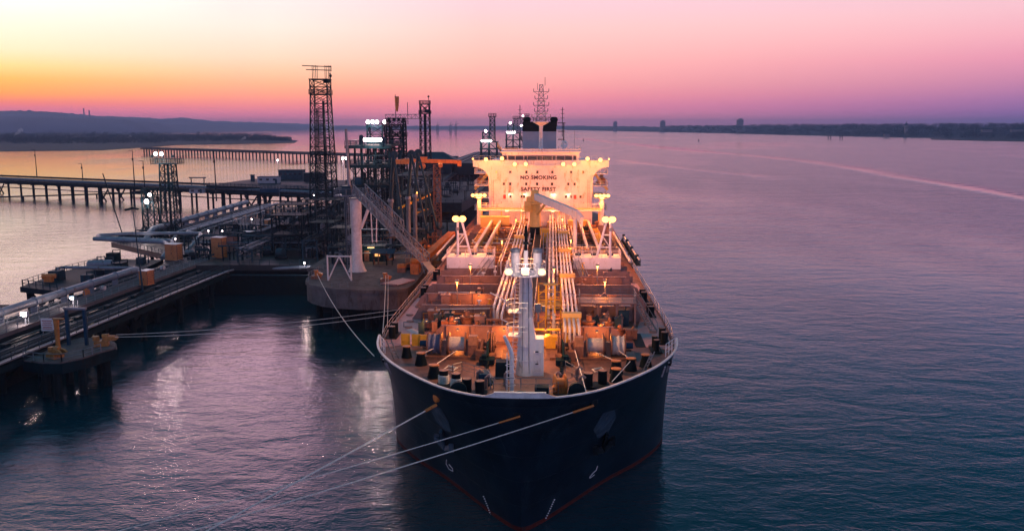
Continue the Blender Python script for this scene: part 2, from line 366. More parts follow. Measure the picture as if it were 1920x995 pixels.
# ------------------------------------------------------------------ far land
m_marsh=mat('marsh_grass',(.022,.042,.050),.95,var=.4,scale=.02)
m_hill=mat('hill_ground',(.022,.036,.055),.95,var=.3,scale=.004)
m_wood=mat('far_tree_foliage',(.004,.034,.046),.9,var=.6,scale=.05)
def land(name,shore,back,z,m=m_marsh):
    mb=MB(); poly=[px(*a,0) for a in shore]+[px(*a,0) for a in back][::-1]
    n=len(poly); cx=sum(p[0] for p in poly)/n; cy=sum(p[1] for p in poly)/n
    vs=[(x,y,-.4) for x,y in poly]+[(x*.985+cx*.015,y*.985+cy*.015,z) for x,y in poly]
    mb.add(vs,[(i,(i+1)%n,n+(i+1)%n,n+i) for i in range(n)]+[tuple(range(n,2*n))])
    return tag(mb.build(name,m),kind='structure')
m_hazehill=mat('haze_tinted_hill_ground',(.19,.13,.20),.95,var=.3,scale=.003)  # mauve haze tint put into the base colour of the left hills
land('marsh',[(-160,283),(0,284),(190,282),(262,277),(330,272),(440,270),(555,268)],[(-160,249),(100,250),(300,252),(440,256),(500,259),(560,264)],1.0)
def hill(name,base,ridge,depth,m=m_hill,rough=3.0,seed=0):
    # base: survey points of the foot at water level, ridge: height profile
    mb=MB(); nx=420; ny=8; vs=[]
    xs0=base[0][0]; xs1=base[-1][0]
    def ip(tab,x):
        for (a,u),(b,v) in zip(tab,tab[1:]):
            if x<=b: return u+(v-u)*(x-a)/(b-a)
        return tab[-1][1]
    for j in range(ny+1):
        g=j/ny
        for i in range(nx+1):
            X=xs0+(xs1-xs0)*i/nx; bx,by=px(X,ip(base,X),0)
            D=math.hypot(bx,by); dirx,diry=bx/D,by/D
            D2=D+depth*g
            Htop=CAMH+(236-ip(ridge,X))*.98*(D+depth)/FPX
            zz=Htop*(math.sin(min(1,g*1.02)*math.pi/2)**.8)
            zz+=rough*noise.noise(Vector((X*.08,g*3,seed)))*g*2+rough*.8*noise.noise(Vector((X*.35,g*5,seed+4)))*g+rough*.7*noise.noise(Vector((X*1.1,g*9,seed+7)))*g
            if j==0: zz=-1
            vs.append((dirx*D2,diry*D2,zz))
    fs=[(j*(nx+1)+i,j*(nx+1)+i+1,(j+1)*(nx+1)+i+1,(j+1)*(nx+1)+i) for j in range(ny) for i in range(nx)]
    mb.add(vs,fs); return tag(mb.build(name,m,smooth=True),kind='structure')
hill('hills',[(-120,248),(100,248),(300,246),(620,243)],[(-120,212),(0,213),(60,212),(110,214),(170,219),(240,221),(300,224),(345,222),(400,228),(480,230),(560,232),(620,235)],2600,m_hazehill,rough=5)
hill('hills',[(-120,250),(60,250),(240,249),(345,246)],[(-120,221),(60,222),(160,223),(240,226),(300,231),(345,242)],900,m_hazehill,rough=4,seed=3)
hill('hills',[(560,243),(700,242.2),(900,242.2),(1090,243)],[(560,235),(700,236),(900,236.5),(1090,236)],1500,rough=3,seed=8)
hill('hills',[(1060,244),(1200,247),(1350,250),(1550,255),(1750,259),(1990,264)],[(1060,236.5),(1200,237),(1260,238),(1400,236),(1600,236.5),(1800,237.5),(1990,238)],1400,rough=3,seed=12)
land('mudflat',[(1745,262),(1850,264.5),(2050,268)],[(1745,260),(1850,261),(2050,263)],.8)
def leafmass(name,label,items,n_per,size,m=m_wood,seed=1):
    rnd=random.Random(seed); mb=MB(); vs=[];fs=[]
    for (x,y,z,rx,rz) in items:
        for k in range(n_per):
            while True:
                a,b,c=rnd.uniform(-1,1),rnd.uniform(-1,1),rnd.uniform(-.7,1)
                q=a*a+b*b+c*c
                if .25<q<1: break
            p=Vector((x+a*rx,y+b*rx,z+rz*.5+c*rz*.55)); o=len(vs)
            for j in range(3): vs.append(p+Vector((rnd.uniform(-1,1),rnd.uniform(-1,1),rnd.uniform(-.8,.8)))*size)
            fs.append((o,o+1,o+2))
    mb.add(vs,fs); return tag(mb.build(name,m),label,None,None,'stuff')
rnd=random.Random(5); it=[]
def isl(X):   # depth band of the wooded marsh
    return max(0,min(1,(548-X)/60))
for k in range(2000):
    X=rnd.uniform(-120,545); Y=rnd.uniform(252,271.5) if X<300 else rnd.uniform(254,267)
    if X>470: Y=rnd.uniform(259,265.5)
    x,y=px(X,Y,0); hgt=rnd.uniform(9,19)*(1+.9*noise.noise(Vector((X*.045,Y*.3,0))))*(isl(X)*.8+.2)*(1500/ max(1500,y)*.5+.5)
    it.append((x,y,.8,hgt*rnd.uniform(.9,1.8),hgt))
leafmass('woodland','dark scrub and low trees covering the far marsh island',it,42,1.5)
# single trees that stand clear of the scrub
def far_tree(X,Y,h,label,seed):
    x,y=px(X,Y,0); rnd=random.Random(seed)
    t=empty('tree',(x,y,.8),label,'tree','trees standing clear on the marsh')
    MB().tube((0,0,0),(rnd.uniform(-.5,.5),0,h*.55),h*.045,6,h*.02).tube((0,0,h*.3),(h*.2,0,h*.65),h*.02,5,.05).tube((0,0,h*.35),(-h*.2,0,h*.7),h*.02,5,.05).build('trunk',m_bark,t)
    mb=MB(); vs=[];fs=[]
    cl=[(rnd.uniform(-.35,.35)*h,rnd.uniform(-.35,.35)*h,rnd.uniform(.45,.9)*h,rnd.uniform(.14,.25)*h) for _ in range(9)]
    for (a,b,c,r) in cl:
        for k in range(60):
            d=Vector((rnd.gauss(0,1),rnd.gauss(0,1),rnd.gauss(0,.8))).normalized()*r*rnd.uniform(.5,1.05); p=Vector((a,b,c))+d; o=len(vs)
            for j in range(3): vs.append(p+Vector((rnd.uniform(-1,1),rnd.uniform(-1,1),rnd.uniform(-1,1)))*h*.05)
            fs.append((o,o+1,o+2))
    mb.add(vs,fs).build('crown',m_wood,t)
for X,Y,h,lb in [(14,262,17,'round tree at the left edge of the far marsh'),(176,258,20,'tall round tree in the middle of the far marsh wood'),(200,257,18,'twin crowned tree beside the tallest marsh tree'),(250,257,17,'domed tree rising above the scrub of the marsh'),(285,257,16,'small broad tree near the steam plume on the marsh'),(370,258,17,'low spreading tree on the thin part of the marsh'),(390,259,15,'short tree beside the spreading marsh tree'),(482,260,13,'last tree near the tip of the marsh'),(60,266,13,'squat dark tree close to the marsh shore')]:
    far_tree(X,Y,h,lb,int(X))
it=[]; rnd=random.Random(9)
def rsh(X):
    tab=[(1060,244),(1200,247),(1350,250),(1550,255),(1750,259),(1990,264)]
    for (a,u),(b,v) in zip(tab,tab[1:]):
        if X<=b: return u+(v-u)*(X-a)/(b-a)
    return 264
for k in range(1500):
    X=rnd.uniform(1240,1990)**1.0; yb=rsh(X); g=rnd.random()
    bx,by=px(X,yb,0); D=math.hypot(bx,by); D2=D+30+1300*g
    ridge=CAMH+(236-(236.5))*.98*(D+1400)/FPX
    zz=max(0,ridge)*(math.sin(g*.95*math.pi/2)**.8)
    hgt=rnd.uniform(9,15)*(.55 if X<1400 else 1)
    it.append((bx/D*D2,by/D*D2,zz,hgt*rnd.uniform(.8,1.5),hgt))
leafmass('woodland','dark continuous wood along the right hand shore',it,55,2.1,seed=4)
# far tower blocks, chapel, chimneys
def far_block(X,top,w,yb,D,label,group=None):
    u=(X-960)/FPX; a=math.atan(u)-YAW; x=CAMX+math.sin(a)*D; y=math.cos(a)*D; H=CAMH+(236-top)*D/FPX; W=w*D/FPX
    t=empty('tower_block',(x,y,0),label,'tower block','tower blocks on the far shore')
    MB().box((0,0,H*.46),(W,W*.6,H*.92)).build('wall',m_far,t)
    MB().box((W*.05,0,H*.96),(W*.55,W*.4,H*.08)).build('roof',m_far,t)
    w_=MB()
    for i in range(12): w_.box((0,-W*.3-.15,H*(.1+.068*i)),(W*.88,.3,H*.022))
    w_.build('window',m_glass,t)
m_far=mat('far_render',(.22,.20,.22),.8,var=.1,scale=.01)
far_block(1382,223,11,246,5200,'broad tower block, largest on the right shore')
far_block(1239,226,9,246,5600,'narrow tower block with tapering top, middle of the far shore')
far_block(1151,227.5,7,246,6200,'faint slim tower block farthest along the right shore')
# chapel
a=math.atan((1690-960)/FPX)-YAW; D=3300; x=CAMX+math.sin(a)*D; y=math.cos(a)*D
t=empty('chapel_tower',(x,y,0),'pale chapel tower with green dome and finial above the right shore trees','tower')
k=D/FPX
MB().box((0,0,19),(9,9,38)).build('wall',m_far,t)
MB().lathe((0,0,38),(0,0,1),[(0,5),(2,5),(4,4.6),(7,2.8),(9,1.2),(10,.8),(14,.3),(17,.1)],10).build('dome',m_steelm,t,smooth=True)
mb=MB()
for s_ in (-1,0,1): mb.box((s_*2.6,-4.6,30),(1.2,.3,5))
mb.build('window',m_glass,t)
for X,w,h,lb in [(1655,9,5,'pale low gabled house by the right shore'),(1840,16,4,'long pale building among the right shore trees'),(1895,18,4,'white long roofed building at the right edge')]:
    a=math.atan((X-960)/FPX)-YAW; D=2950; x=CAMX+math.sin(a)*D; y=math.cos(a)*D; W=w*D/FPX
    t=empty('house',(x,y,8 if X>1700 else 2),lb,'house','pale buildings on the right shore')
    zt=10 if X>1700 else 0
    MB().box((0,0,zt+h),(W,9,2*h)).build('wall',m_far,t)
    MB().prism_x([(-5.5,zt+2*h),(5.5,zt+2*h),(0,zt+2*h+4)],-W/2-.5,W/2+.5).build('roof',m_steelm,t)
    for i in range(5): MB().box((-W*.4+W*.2*i,-4.6,zt+h*1.3),(W*.06,.3,h*.5)).build('window',m_glass,t)
for i,(X,top,lb) in enumerate([(169,208,'taller chimney stack on the left hills'),(179,211,'shorter chimney stack on the left hills')]):
    D=7000; a=math.atan((X-960)/FPX)-YAW; x=CAMX+math.sin(a)*D; y=math.cos(a)*D; H=CAMH+(236-top)*D/FPX
    t=empty('chimney_stack',(x,y,0),lb,'chimney','chimney stacks on the hills')
    MB().tube((0,0,0),(0,0,H),6,10,4).build('stack',m_far,t)
    MB().tube((0,0,H-.1),(0,0,H+3),4.8,10).build('rim',m_steelm,t)
rnd=random.Random(3)
for i,(X,lb) in enumerate([(822,'faint port crane at the left of the far docks'),(846,'faint port crane in the middle of the far docks'),(856,'tall faint port crane at the right of the far docks'),(604,'faint port crane behind the tall lattice tower')]):
    D=6500; a=math.atan((X-960)/FPX)-YAW; x=CAMX+math.sin(a)*D; y=math.cos(a)*D; H=CAMH+(236-(229 if i!=2 else 227))*D/FPX
    t=empty('port_crane',(x,y,0),lb,'crane','port cranes in the haze')
    MB().lattice((0,0,0),16,(0,0,H*.62),12,4,1.2,1.8).build('gantry',m_steelm,t)
    MB().bar((-8,0,H*.62),(22,0,H*.72),2.5).bar((0,0,H*.62),(3,0,H),2).bar((3,0,H),(22,0,H*.72),.7).bar((3,0,H),(-8,0,H*.62),.7).build('jib',m_steelm,t)
# steam puffs
m_st=bpy.data.materials.new('steam'); m_st.use_nodes=True; tt=m_st.node_tree; tt.nodes.clear()
v=tt.nodes.new('ShaderNodeVolumePrincipled'); v.inputs['Color'].default_value=(1,.95,.95,1); v.inputs['Density'].default_value=.12
o=tt.nodes.new('ShaderNodeOutputMaterial'); tt.links.new(v.outputs[0],o.inputs['Volume'])
for X,Y,D,s_,lb in [(36,243,3000,1.6,'tall steam plume in front of the left hills'),(236,263,1700,.9,'drifting steam wisp over the left marsh'),(303,264,1700,.5,'smallest steam puff over the marsh'),(450,267,1650,.9,'low steam puff by the far trestle')]:
    x,y=px(X,Y,0) if D<2500 else (CAMX+math.sin(math.atan((X-960)/FPX)-YAW)*D,math.cos(math.atan((X-960)/FPX)-YAW)*D)
    mb=MB()
    for k in range(9): mb.sphere((k*1.7*s_+rnd.uniform(-1,1)*s_,rnd.uniform(-2,2)*s_,(2+k*1.5)*s_ if D>2500 else (3+k*.8)*s_),(1.3+k*.33)*s_,8)
    o=mb.build('steam',m_st); o.location=(x,y,2); tag(o,lb,None,None,'stuff')
# channel posts and buoys
t0=None
for i,(X,lb) in enumerate([(1555,'twin channel marker posts nearer the middle of the river'),(1577,'twin channel marker posts nearer the right shore')]):
    x,y=px(X,262,0); t=empty('channel_marker',(x,y,0),lb,'channel marker','channel marker posts by the right shore')
    for s_ in (-3.2,3.2): MB().tube((s_,0,-3),(s_,0,11),.9,8).build('post',m_pile,t)
    MB().box((0,0,6.5),(9,1.5,.8)).build('crossbeam',m_steelm,t)
for X,Y,lb in [(1094,264,'small dark buoy beside the ship funnel side of the channel'),(1310,265,'small dark buoy in the middle of the river')]:
    x,y=px(X,Y,0); t=empty('buoy',(x,y,0),lb,'buoy','channel buoys')
    MB().lathe((0,0,-.5),(0,0,1),[(0,1.6),(1.4,1.8),(1.8,1.4)],12).build('float',m_steel,t)
    MB().lattice((0,0,1.2),1.8,(0,0,4.6),.6,3,.15,.2).build('frame',m_steel,t)
    MB().lathe((0,0,4.6),(0,0,1),[(0,.1),(.2,.9),(2.0,.05)],8).build('topmark',m_steel,t)
HAZE=1.05e-4
# ================================================================== the tanker
ship=empty('oil_tanker',(0,71,0),'large navy hulled oil tanker with red deck and floodlit white bridge moored at the jetty','ship',rz=-.0079)
SY=71.0
def S(x,y,z): return (x,y-SY,z)
class SB(MB):   # builder in ship coordinates (y given as distance from the camera side survey)
    def part(s,name,m,parent=None,smooth=False,loc=None):
        s.v=[(a,b-SY,c) for a,b,c in s.v]
        if loc is not None: loc=(loc[0],loc[1]-SY,loc[2])
        return s.build(name,m,parent or ship,smooth,loc)
dk=[(0,70.9),(2.9,71.1),(5,72),(7.1,73.6),(9.4,76.3),(11.8,79.7),(13.7,83.2),(15.2,87.2),(16.0,91.5),(16.35,97),(16.4,104),(16.4,113)]
wl=[(0,75.6),(0.7,76.0),(2.6,78.5),(5.1,82.4),(8.5,87.6),(12.3,92.6),(15.3,98.3),(16.2,104),(16.4,113)]
def resamp(pts,n):
    ds=[0]
    for a,b in zip(pts,pts[1:]): ds.append(ds[-1]+math.hypot(b[0]-a[0],b[1]-a[1]))
    out=[]
    for i in range(n+1):
        s_=ds[-1]*i/n; k=0
        while k<len(ds)-2 and ds[k+1]<s_: k+=1
        t_=(s_-ds[k])/(ds[k+1]-ds[k]); t_=min(1,t_)
        p0=pts[max(0,k-1)];p1=pts[k];p2=pts[k+1];p3=pts[min(len(pts)-1,k+2)]
        def cr(a,b,c,d): return .5*((2*b)+(c-a)*t_+(2*a-5*b+4*c-d)*t_*t_+(-a+3*b-3*c+d)*t_**3)
        if k==0: p0=(-p2[0],p2[1])
        out.append((cr(p0[0],p1[0],p2[0],p3[0]),cr(p0[1],p1[1],p2[1],p3[1])))
    out[0]=(0,pts[0][1]); return out
NB=44
dkr=resamp(dk,NB); wlr=resamp(wl,NB)
def hullpt(i,z):   # i 0..NB, starboard/port mirrored by caller
    g=max(0,min(1.05,z/14.2)); g=g**1.35 if z>0 else z/14.2*.3
    a=wlr[i]; b=dkr[i]; return (max(0,a[0]+(b[0]-a[0])*g),a[1]+(b[1]-a[1])*g)
stern=[(16.4,230),(15.8,238),(14,245),(11,249),(0,250)]
def outline(z):
    r=[hullpt(i,z) for i in range(NB+1)]+[(16.4,y) for y in (130,150,170,190,210)]+stern
    return r
def hullgrid(zs,name,m,smooth=True):
    mb=SB(); rows=[]
    for z in zs:
        o=outline(z); rows.append([(x,y,z) for x,y in o]+[(-x,y,z) for x,y in o[::-1][1:-1]])
    n=len(rows[0]); vs=[v for r in rows for v in r]
    fs=[(j*n+k,j*n+(k+1)%n,(j+1)*n+(k+1)%n,(j+1)*n+k) for j in range(len(rows)-1) for k in range(n)]
    mb.add(vs,fs); return mb.part(name,m,None,smooth)
hull=hullgrid([.45,1.5,2.5,3.5,4.5,5.5,6.5,7.5,8.5,9.5,10.5,11.5,12.3,13.0],'hull',m_hull)
hullgrid([-2,-.5,.1,.45],'boot_topping',m_boot)
o=outline(12.98); mb=SB(); ring=[(x,y,12.98) for x,y in o]+[(-x,y,12.98) for x,y in o[::-1][1:-1]]
mb.add(ring,[tuple(range(len(ring)))[::-1]]); deck=mb.part('deck',m_deck)
# bulwark round the bow with its white cap rail
def bow(z0,z1,i1,off=0.0):
    A_=[];B_=[]
    for i in range(i1+1):
        a=hullpt(i,z0); b=hullpt(i,z1); A_.append((a[0]-off,a[1]+off*.6,z0)); B_.append((b[0]-off,b[1]+off*.6,z1))
    return A_,B_
IB=26
mb=SB()
for s_ in (-1,1):
    a,b=bow(13,14.1,IB); c,d=bow(13,14.1,IB,.14)
    n=len(a); vs=[(s_*p[0],p[1],p[2]) for p in a+b+c+d]
    fs=[]
    for k in range(n-1): fs+=[(k,k+1,n+k+1,n+k),(2*n+k,2*n+k+1,3*n+k+1,3*n+k)]
    mb.add(vs,fs)
mb.part('bulwark',m_hull)
mb=SB()
for s_ in (-1,1):
    P0=[hullpt(i,14.1) for i in range(IB+1)]
    vs=[]
    for i,(x,y) in enumerate(P0):
        x2=max(0,x-.14) if i>0 else 0; y2=y+.12
        vs+=[(s_*(x+.05),y-.04,14.1),(s_*x2,y2,14.1),(s_*(x+.05),y-.04,14.22),(s_*x2,y2,14.22)]
    fs=[]
    for i in range(IB): 
        for a,b in ((0,1),(3,2),(2,0),(1,3)): fs.append((i*4+a,(i+1)*4+a,(i+1)*4+b,i*4+b))
    mb.add(vs,fs)
mb.part('cap_rail',m_white2)
SB().prism_y([(-3.3,14.15),(3.3,14.15),(2.2,14.5),(-2.2,14.5)],71.05,71.12).prism_y([(-2.2,14.5),(2.2,14.5),(2.2,14.58),(-2.2,14.58)],71.0,71.35).part('bow_plate',m_white2)
# deck edge strip, waterway bar
for s_ in (-1,1):
    mb=SB()
    pts=[(s_*(hullpt(i,13)[0]-.1),hullpt(i,13)[1],13.1) for i in range(IB,NB+1,2)]+[(s_*16.3,y,13.1) for y in (130,160,190,228)]
    for a,b in zip(pts,pts[1:]): mb.bar(a,b,.14,.22)
    mb.part('deck_edge_bar',m_deck2)
# rails
for s_ in (-1,1):
    pts=[(s_*(hullpt(i,13)[0]-.15),hullpt(i,13)[1],13) for i in range(IB,NB+1,2)]+[(s_*16.25,138 if s_<0 else 150,13)]
    SB().rail(pts,1.25,1.6,.035).part('side_rail',m_galv)
    SB().rail([(s_*16.25,160,13),(s_*16.25,228,13)],1.25,1.8,.035).part('side_rail',m_brown)
# bow shoulder pale deck plating
m_pale=mat('worn_pale_deck_paint',(.58,.33,.33),.6,var=.2,scale=.8,dirt=(.2,.1,.08),dirt_amt=.15)
for s_ in (-1,1):
    poly=[(s_*16.0,92),(s_*15.9,97),(s_*16.2,106),(s_*15.6,132),(s_*14.6,132),(s_*13.8,108),(s_*12.6,101),(s_*12.4,96),(s_*12.2,93.5),(s_*15.2,92.2)]
    if s_<0: poly=poly[::-1]
    SB().prism(poly,12.98,13.02).part('pale_deck_panel',m_pale)
SB().box((-12.3,101,13.03),(1.2,3.2,.02)).part('anti_slip_mat',m_black); SB().box((12.3,96.2,13.03),(1.1,6.2,.02)).part('anti_slip_mat',m_black)
def text(s,size,loc,rot,name,m,parent,ext=.01,align='CENTER',sx=1.0,spacing=1.0):
    cu=bpy.data.curves.new(name,'FONT'); cu.body=s; cu.size=size; cu.extrude=ext; cu.align_x=align; cu.space_character=spacing; cu.offset=size*.03
    o=bpy.data.objects.new(name,cu); C.objects.link(o); bpy.context.view_layer.update()
    me=bpy.data.meshes.new_from_object(o.evaluated_get(bpy.context.evaluated_depsgraph_get())); bpy.data.objects.remove(o)
    o=bpy.data.objects.new(name,me); C.objects.link(o); me.materials.clear(); me.materials.append(m); o.parent=parent; o.location=loc; o.rotation_euler=rot; o.scale=(sx,1,1)
    return o
text('WINCH',1.5,S(-13.2,97.9,13.04),(0,0,R(-62)),'deck_lettering',m_wtext,ship,align='CENTER')
for (x,y) in [(-14.6,104.5),(-14.3,101.3),(-15.2,108),(14.2,104),(14.4,100),(15,111),(13.6,93.5),(-14.8,113)]:
    SB().lathe((x,y,13),(0,0,1),[(0,.45),(.16,.45),(.18,.36)],14).part('deck_hatch',m_deck2)
# foremast --------------------------------------------------------
mx,my=0.15,82.3
mb=SB(); mb.lathe((mx-.0,my,12.98),(0,0,1),[(0,.98),(1.2,.9),(3.2,.72),(7,.66),(9.7,.6)],20); mast=mb.part('foremast',m_white,smooth=True)
mb=SB(); mb.prism_y([(mx,12.98),(mx+1.75,12.98),(mx+1.75,16.6),(mx+.95,16.6),(mx+.62,18.6),(mx,18.6)],my-.75,my+.9); mb.part('mast_house',m_white,mast)
SB().box((mx+1.15,my-.8,14.4),(.7,.08,1.9)).part('door',m_white2,mast)
mb=SB(); mb.lathe((mx,my,22.55),(0,0,1),[(0,.9),(.18,1.95),(.3,1.95)],20); mb.part('platform',m_white,mast)
mb=SB()
ring=[(mx+1.85*math.cos(t_),my+1.85*math.sin(t_),22.85) for t_ in [2*math.pi*k/12 for k in range(13)]]
mb.rail(ring,1.1,1.5,.03); mb.part('guard_rail',m_white,mast)
for lx in (-1.0,1.1):
    SB().lathe((mx+lx,my+.3,22.85),(0,0,1),[(0,.38),(.9,.38),(1.0,.42),(1.9,.40)],12).part('light_pillar',m_white,mast,True)
    SB().lathe((mx+lx,my+.3,24.76),(0,0,1),[(0,.5),(.35,.46),(.4,.3)],12).part('lamp_cap',m_galv,mast)
SB().tube((mx,my,22.85),(mx,my,25.0),.22,10).part('top_mast',m_white,mast)
SB().tube((mx,my,25.0),(mx,my,27.3),.13,8).box((mx,my,25.7),(.5,.5,.22)).box((mx,my,26.5),(.36,.36,.3)).part('top_mast',m_black,mast)
for k,lx in enumerate((-1.55,0,1.55)):
    fl=SB().box((mx+lx,my-1.75,23.25),(.72,.45,.62)).part('floodlight',m_white,mast)
    SB().sphere((mx+lx,my-1.96,23.25),.36,12,(1,.3,.85)).part('lens',e_white,fl)
    light(fl,S(mx+lx,my-2.35,23.1),1000,(1,.62,.36),'SPOT',.3,target=S(mx+lx*5,my-9,12),spot=120)
light(mast,S(mx,my-2.6,24.2),260,(1,.62,.5),'POINT',.2)  # bare fill light added to brighten the light pillars
light(mast,S(mx-.0,my+3.2,21.8),5200,(1,.38,.12),'POINT',.3)
mb=SB()
for z in (16.9,19.2):
    ring=[(mx-.5+1.35*math.cos(t_),my-.2+1.2*math.sin(t_),z) for t_ in [R(60)+R(240)*k/8 for k in range(9)]]
    mb.rail(ring,1.0,1.0,.03,2)
    mb.prism([(mx-.4,my-1.1),(mx-1.6,my-1.0),(mx-1.8,my+.6),(mx-.4,my+.8)],z-.06,z)
mb.path([(mx-1.7,my-.6,18.2),(mx-2.3,my-.4,18.4),(mx-1.9,my-.3,20.2),(mx-3.4,my,20.9)],.06,6)
mb.part('rest_platform',m_white,mast)
SB().ladder((mx-1.1,my-.2,13),(mx-.7,my-.2,22.5),.5).part('ladder',m_white,mast)
SB().box((mx+1.2,my-.7,19.6),(.5,.35,.8)).box((mx+1.7,my-.5,19.5),(.3,.4,.5)).tube((mx+1.2,my-.2,18.2),(mx+1.2,my-.7,19.2),.08).part('horn',m_galv,mast)
# jackstaff with cage ladder
mb=SB(); mb.path([(-.9,75.9,13),(-.9,75.9,16.6),(-1.1,75.9,17.2),(-1.55,75.7,18.3)],[.2,.2,.2,.14],8); jk=mb.part('vent_post',m_white)
mb=SB()
for z in (13.9,14.5,15.1,15.7,16.3):
    pts=[(-1.0+.42*math.cos(t_),75.5+.42*math.sin(t_),z) for t_ in [2*math.pi*k/10 for k in range(11)]]; mb.path(pts,.03,4)
mb.ladder((-1.3,75.5,13),(-1.3,75.5,16.8),.45,(0,1,0)); 
mb.part('ladder_cage',m_white,jk)
# forward fittings: bollards, rollers, winches
def bollard_drum(x,y,r,h,m=m_black,rope=None):
    b=SB().lathe((x,y,13),(0,0,1),[(0,r*1.15),(.12,r*1.15),(.16,r),(h-.1,r*.86),(h,r*.98)],16).part('fairlead_roller',m,smooth=True)
    SB().lathe((x,y,13+h-.01),(0,0,1),[(0,r*.9),(.06,r*.88),(.08,r*.4)],14).part('cap',m_brown,b)
    return b
for x,y,r,h in [(-12.3,87.8,.42,1.15),(-10.4,85.0,.48,1.2),(-8.5,80.6,.5,1.2),(10.4,83.9,.48,1.2),(8.9,82.9,.5,1.2),(8.7,80.1,.5,1.2),(12.0,85.4,.48,1.2)]:
    b=SB().lathe((x,y,13),(0,0,1),[(0,r*1.35),(h*.85,r*.85),(h,r*.95)],16).part('fairlead_roller',m_black,smooth=True)
    SB().lathe((x,y,13+h-.02),(0,0,1),[(0,r*1.0),(.07,r*1.02),(.1,r*.7)],14).part('cap',m_orange,b)
def bitts(x,y,dx,dy,rope=False,r=.42,h=1.15):
    p=SB().box((x+dx/2,y+dy/2,13.07),(abs(dx)+1.2,abs(dy)+1.2,.14)).part('mooring_bitts',m_black)
    for k in (0,1):
        cx,cy=x+dx*k,y+dy*k
        SB().lathe((cx,cy,13.1),(0,0,1),[(0,r),(h,r),(h+.04,r*1.08),(h+.1,r*1.05)],16).part('post',m_black,p,True)
        SB().lathe((cx,cy,13.21+h),(0,0,1),[(0,r*1.0),(.03,r*.98)],16).part('top_plate',m_brown,p)
        if rope:
            mb=SB()
            for j in range(7): 
                pts=[(cx+(r+.05)*math.cos(t_),cy+(r+.05)*math.sin(t_),13.2+j*.115+.02*math.sin(t_*2+j)) for t_ in [2*math.pi*q/14 for q in range(15)]]
                mb.path(pts,.06,5,cap=False)
            mb.part('coiled_rope',m_rope,p)
bitts(-7.3,78.3,1.25,-1.0,True); bitts(-4.9,75.7,1.2,-.6)
bitts(6.0,78.0,1.35,.9); bitts(-15.3,96,0,2.0,r=.38); bitts(15.0,94.6,0,2.0,r=.38); bitts(13.7,91,.0,1.6,r=.3)
bitts(-15.2,120,0,2.2); bitts(15.2,118,0,2.2); bitts(-15.3,134,0,2.2); bitts(15.1,108.5,0,1.8)
for x,y in [(-5.6,75.2),(4.9,75.4)]:
    b=SB().lathe((x,y-.3,13.5),(0,1,0),[(0,.75),(.5,.75)],16).box((x,y,13.15),(1.6,.7,.3)).part('rope_guide_wheel',m_steel)
b=SB().lathe((2.9,76.2,13.9),(1,.2,0),[(0,.8),(.12,.8),(.13,.45),(.9,.45),(.91,.8),(1.03,.8)],18).box((3.4,76.2,13.3),(1.3,.5,.6)).part('emergency_tow_drum',m_orange)
SB().lathe((.0,74.6,13),(0,0,1),[(0,.5),(.5,.5),(.55,.4)],12).box((1.8,75.6,13.4),(1.3,1.0,.8)).part('deck_chest',m_steel)
SB().box((-3.6,79.2,13.5),(.9,1.6,1.0)).part('deck_chest',m_blue)
SB().box((-1.9,81.0,13.8),(1.5,1.3,1.6)).part('deck_chest',m_steel)
for x,y in [(-3.3,77.3),(-4.2,79),(5,80.5),(5.2,77.6),(-1.6,78.5),(3.0,78.6)]:
    SB().path([(x,y,13),(x,y,14.0),(x+.25,y-.1,14.25),(x+.5,y-.1,14.0)],.16,8).part('vent_pipe',m_deck2)
SB().rail([(-2.6,77.0,13),(-3.4,79.8,13),(-6.0,82.2,13),(-6.8,81.2,13)],1.1,1.2,.03).part('guard_rail',m_galv)
SB().rail([(2.4,74.8,13),(5.8,79.0,13),(4.0,83.0,13)],1.1,1.2,.03).part('guard_rail',m_galv)
SB().rail([(-2.6,73.2,14.2),(2.6,73.2,14.2)],1.0,1.2,.03,2).rail([(-2.6,73.2,14.2),(-2.9,76.6,13.6)],1.0,1.2,.03,2).part('guard_rail',m_galv)
SB().rail([(-14.0,85.0,14.1),(-15.1,88,14.0),(-15.6,91,13.2)],1.3,1.0,.035).part('guard_rail',m_white)
SB().rail([(13.9,85.0,14.1),(15.2,88,14.0),(15.7,91,13.2)],1.3,1.0,.035).part('guard_rail',m_white)
SB().ladder((11.6,83.3,13),(12.4,82.9,15.1),.6,(.6,.8,0),.05).part('bow_steps',m_galv)
SB().ladder((-13.3,87.3,13),(-13.9,86.6,15.1),.6,(.6,.8,0),.05).part('bow_steps',m_galv)
